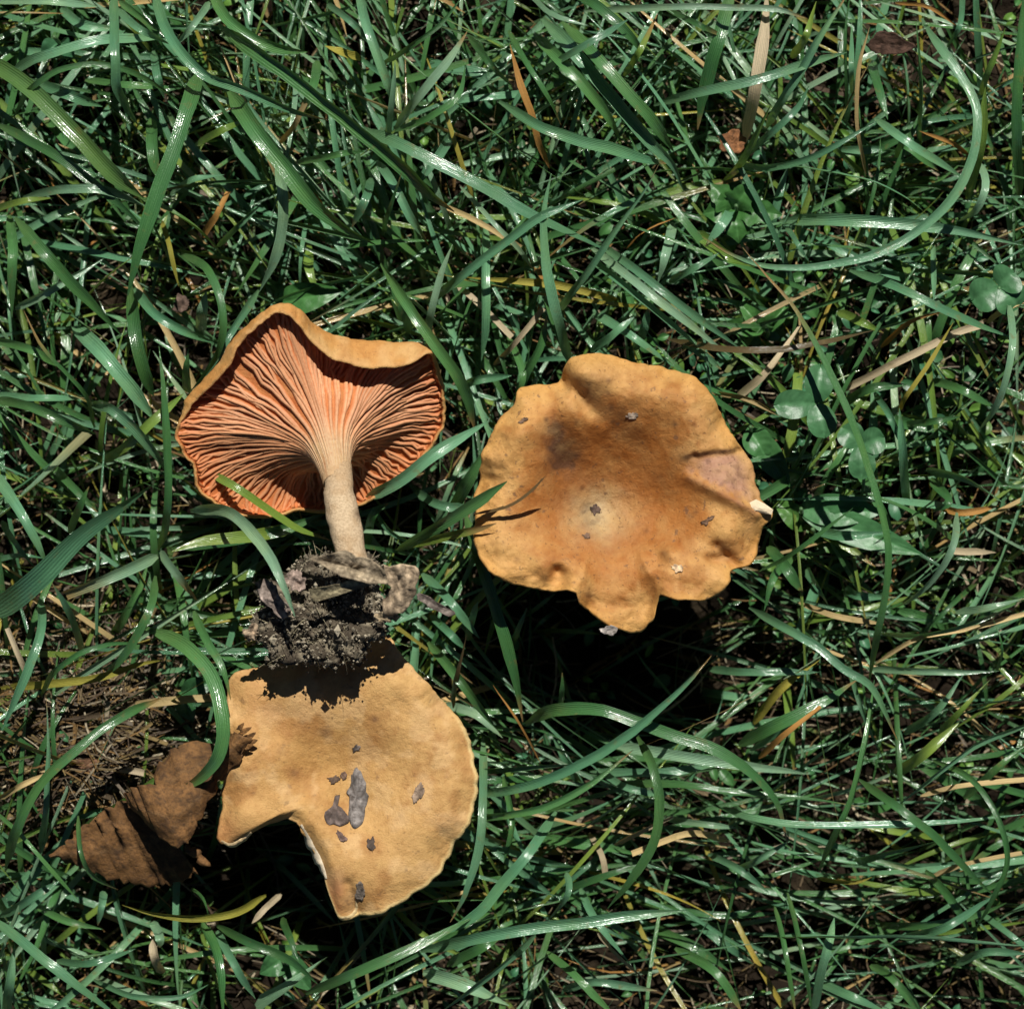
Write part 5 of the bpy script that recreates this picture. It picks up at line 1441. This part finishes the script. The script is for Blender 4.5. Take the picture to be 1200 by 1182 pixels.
# small dead leaf at the top right, loose flake and scraps
dl2 = sheet([(1016,52,60),(1032,40,70),(1056,46,74),(1072,56,66),(1050,64,64),(1026,62,58)], "dead_leaf", M_leafdry, None, (0.09, 0.05, 0.035), 60, bumpy=2, seed=31)
tag(dl2, "small dark brown dead leaf in the shade at top right", "leaf")
dl3 = sheet([(488,694,150),(500,697,152),(520,710,146),(534,718,140),(526,722,140),(506,712,146),(490,702,148)], "leaf_scrap", M_leafdry, None, (0.20, 0.165, 0.14), 145, bumpy=1, seed=32)
tag(dl3, "narrow grey-brown leaf scrap right of the soil clump", "leaf scrap")
dl4 = sheet([(842,160,24),(862,150,28),(876,166,26),(864,180,22),(846,176,22)], "dead_leaf", M_leafdry, None, (0.27, 0.12, 0.05), 25, bumpy=2, seed=33)
tag(dl4, "rusty brown leaf fragment at the foot of the straw blade", "leaf")
dl5 = sheet([(52,912,30),(78,900,36),(104,905,34),(118,890,38),(98,888,40),(70,892,36)], "dead_leaf", M_leafdry, None, (0.16, 0.085, 0.045), 32, bumpy=2, seed=34)
tag(dl5, "small brown leaf fragment on the bare thatch at left", "leaf")
dl6 = sheet([(208,345,30),(222,352,34),(216,366,30),(202,364,28)], "dead_leaf", M_leafdry, None, (0.12, 0.08, 0.06), 30, bumpy=2, seed=36)
tag(dl6, "dark crumpled leaf scrap above left of the gilled cap", "leaf")

# scraps and crumbs lying on the caps
def scrap(cap, pts, name, label, cat, colr, lift=0.2, th_=1.0, seed=1, bumpy=.5):
    o3 = [(x, y, float(cap.zat(x, y)) + lift + 1.5) for x, y in pts]
    # follow the cap
    o = sheet(o3, name, M_leafdry, None, colr, cap.zref, nseg=6, bumpy=bumpy, seed=seed, thick=th_, jag=1.8)
    tag(o, label, cat)
    return o
scrap(capB, [(415,901),(422,903),(428,920),(429,945),(424,965),(414,970),(408,958),(408,935),(404,928),(410,922),(411,908)], "leaf_scrap", "long grey leaf scrap on the torn cap", "leaf scrap", (0.215, 0.195, 0.18), seed=41)
scrap(capB, [(392,934),(398,931),(396,944),(404,950),(409,962),(398,966),(384,962),(380,952),(388,946)], "leaf_scrap", "darker broken leaf scrap left of the long grey one", "leaf scrap", (0.15, 0.115, 0.10), seed=42)
scrap(capB, [(384,912),(394,909),(397,915),(388,919)], "leaf_scrap", "brown crumb of leaf above the broken scraps on the torn cap", "leaf scrap", (0.15, 0.10, 0.07), seed=43)
scrap(capB, [(399,908),(404,906),(405,911),(400,913)], "leaf_scrap", "tiny brown crumb just left of the long grey scrap's top", "leaf scrap", (0.16, 0.10, 0.07), seed=44)
scrap(capB, [(396,972),(402,976),(408,982),(402,984),(396,980)], "leaf_scrap", "small brown scrap under the broken leaf scraps", "leaf scrap", (0.17, 0.11, 0.09), seed=45)
scrap(capB, [(431,982),(437,980),(440,988),(436,995),(431,992)], "leaf_scrap", "small dark crumb below right of the long grey scrap", "leaf scrap", (0.10, 0.075, 0.06), seed=46)
scrap(capB, [(487,921),(494,915),(497,922),(492,935),(486,939),(485,930)], "leaf_scrap", "pale grey-tan flake right of the long grey scrap", "leaf scrap", (0.33, 0.24, 0.17), seed=47)
scrap(capB, [(418,1035),(425,1033),(427,1045),(424,1056),(418,1052)], "leaf_scrap", "grey flake near the torn cap's bottom tip", "leaf scrap", (0.30, 0.25, 0.20), seed=48)
scrap(capB, [(412,876),(419,874),(422,878),(414,881)], "leaf_scrap", "small grey speck at the torn cap's middle", "leaf scrap", (0.20, 0.17, 0.15), seed=49)
scrap(capR, [(733,487),(741,484),(748,486),(745,491),(736,491)], "soil_crumb", "whitish crumb on the right cap's upper half", "crumb", (0.42, 0.34, 0.26), seed=51)
scrap(capR, [(693,594),(701,590),(704,598),(698,604),(694,600)], "soil_crumb", "dark crumb in the right cap's pale centre", "crumb", (0.12, 0.08, 0.06), seed=52)
scrap(capR, [(819,612),(828,606),(835,604),(831,610),(822,615)], "soil_crumb", "slender brown scrap on the cap's lower right lobe", "crumb", (0.17, 0.10, 0.06), seed=53)
scrap(capR, [(682,626),(690,625),(692,629),(685,631)], "soil_crumb", "small dark crumb at the lower rim of the pale centre", "crumb", (0.14, 0.09, 0.06), seed=54)
scrap(capR, [(607,497),(612,491),(619,490),(614,495)], "soil_crumb", "thin dark scrap on the cap's upper left lobe", "crumb", (0.13, 0.08, 0.05), seed=55)
scrap(capR, [(702,736),(712,733),(722,737),(719,743),(706,743)], "soil_crumb", "whitish soil crumb hanging at the cap's lowest lobe", "crumb", (0.40, 0.36, 0.32), lift=0, seed=56, bumpy=2)
scrap(capR, [(787,663),(795,661),(798,667),(790,669)], "soil_crumb", "pale crumb on the cap's lower edge lobe", "crumb", (0.60, 0.42, 0.25), seed=57)
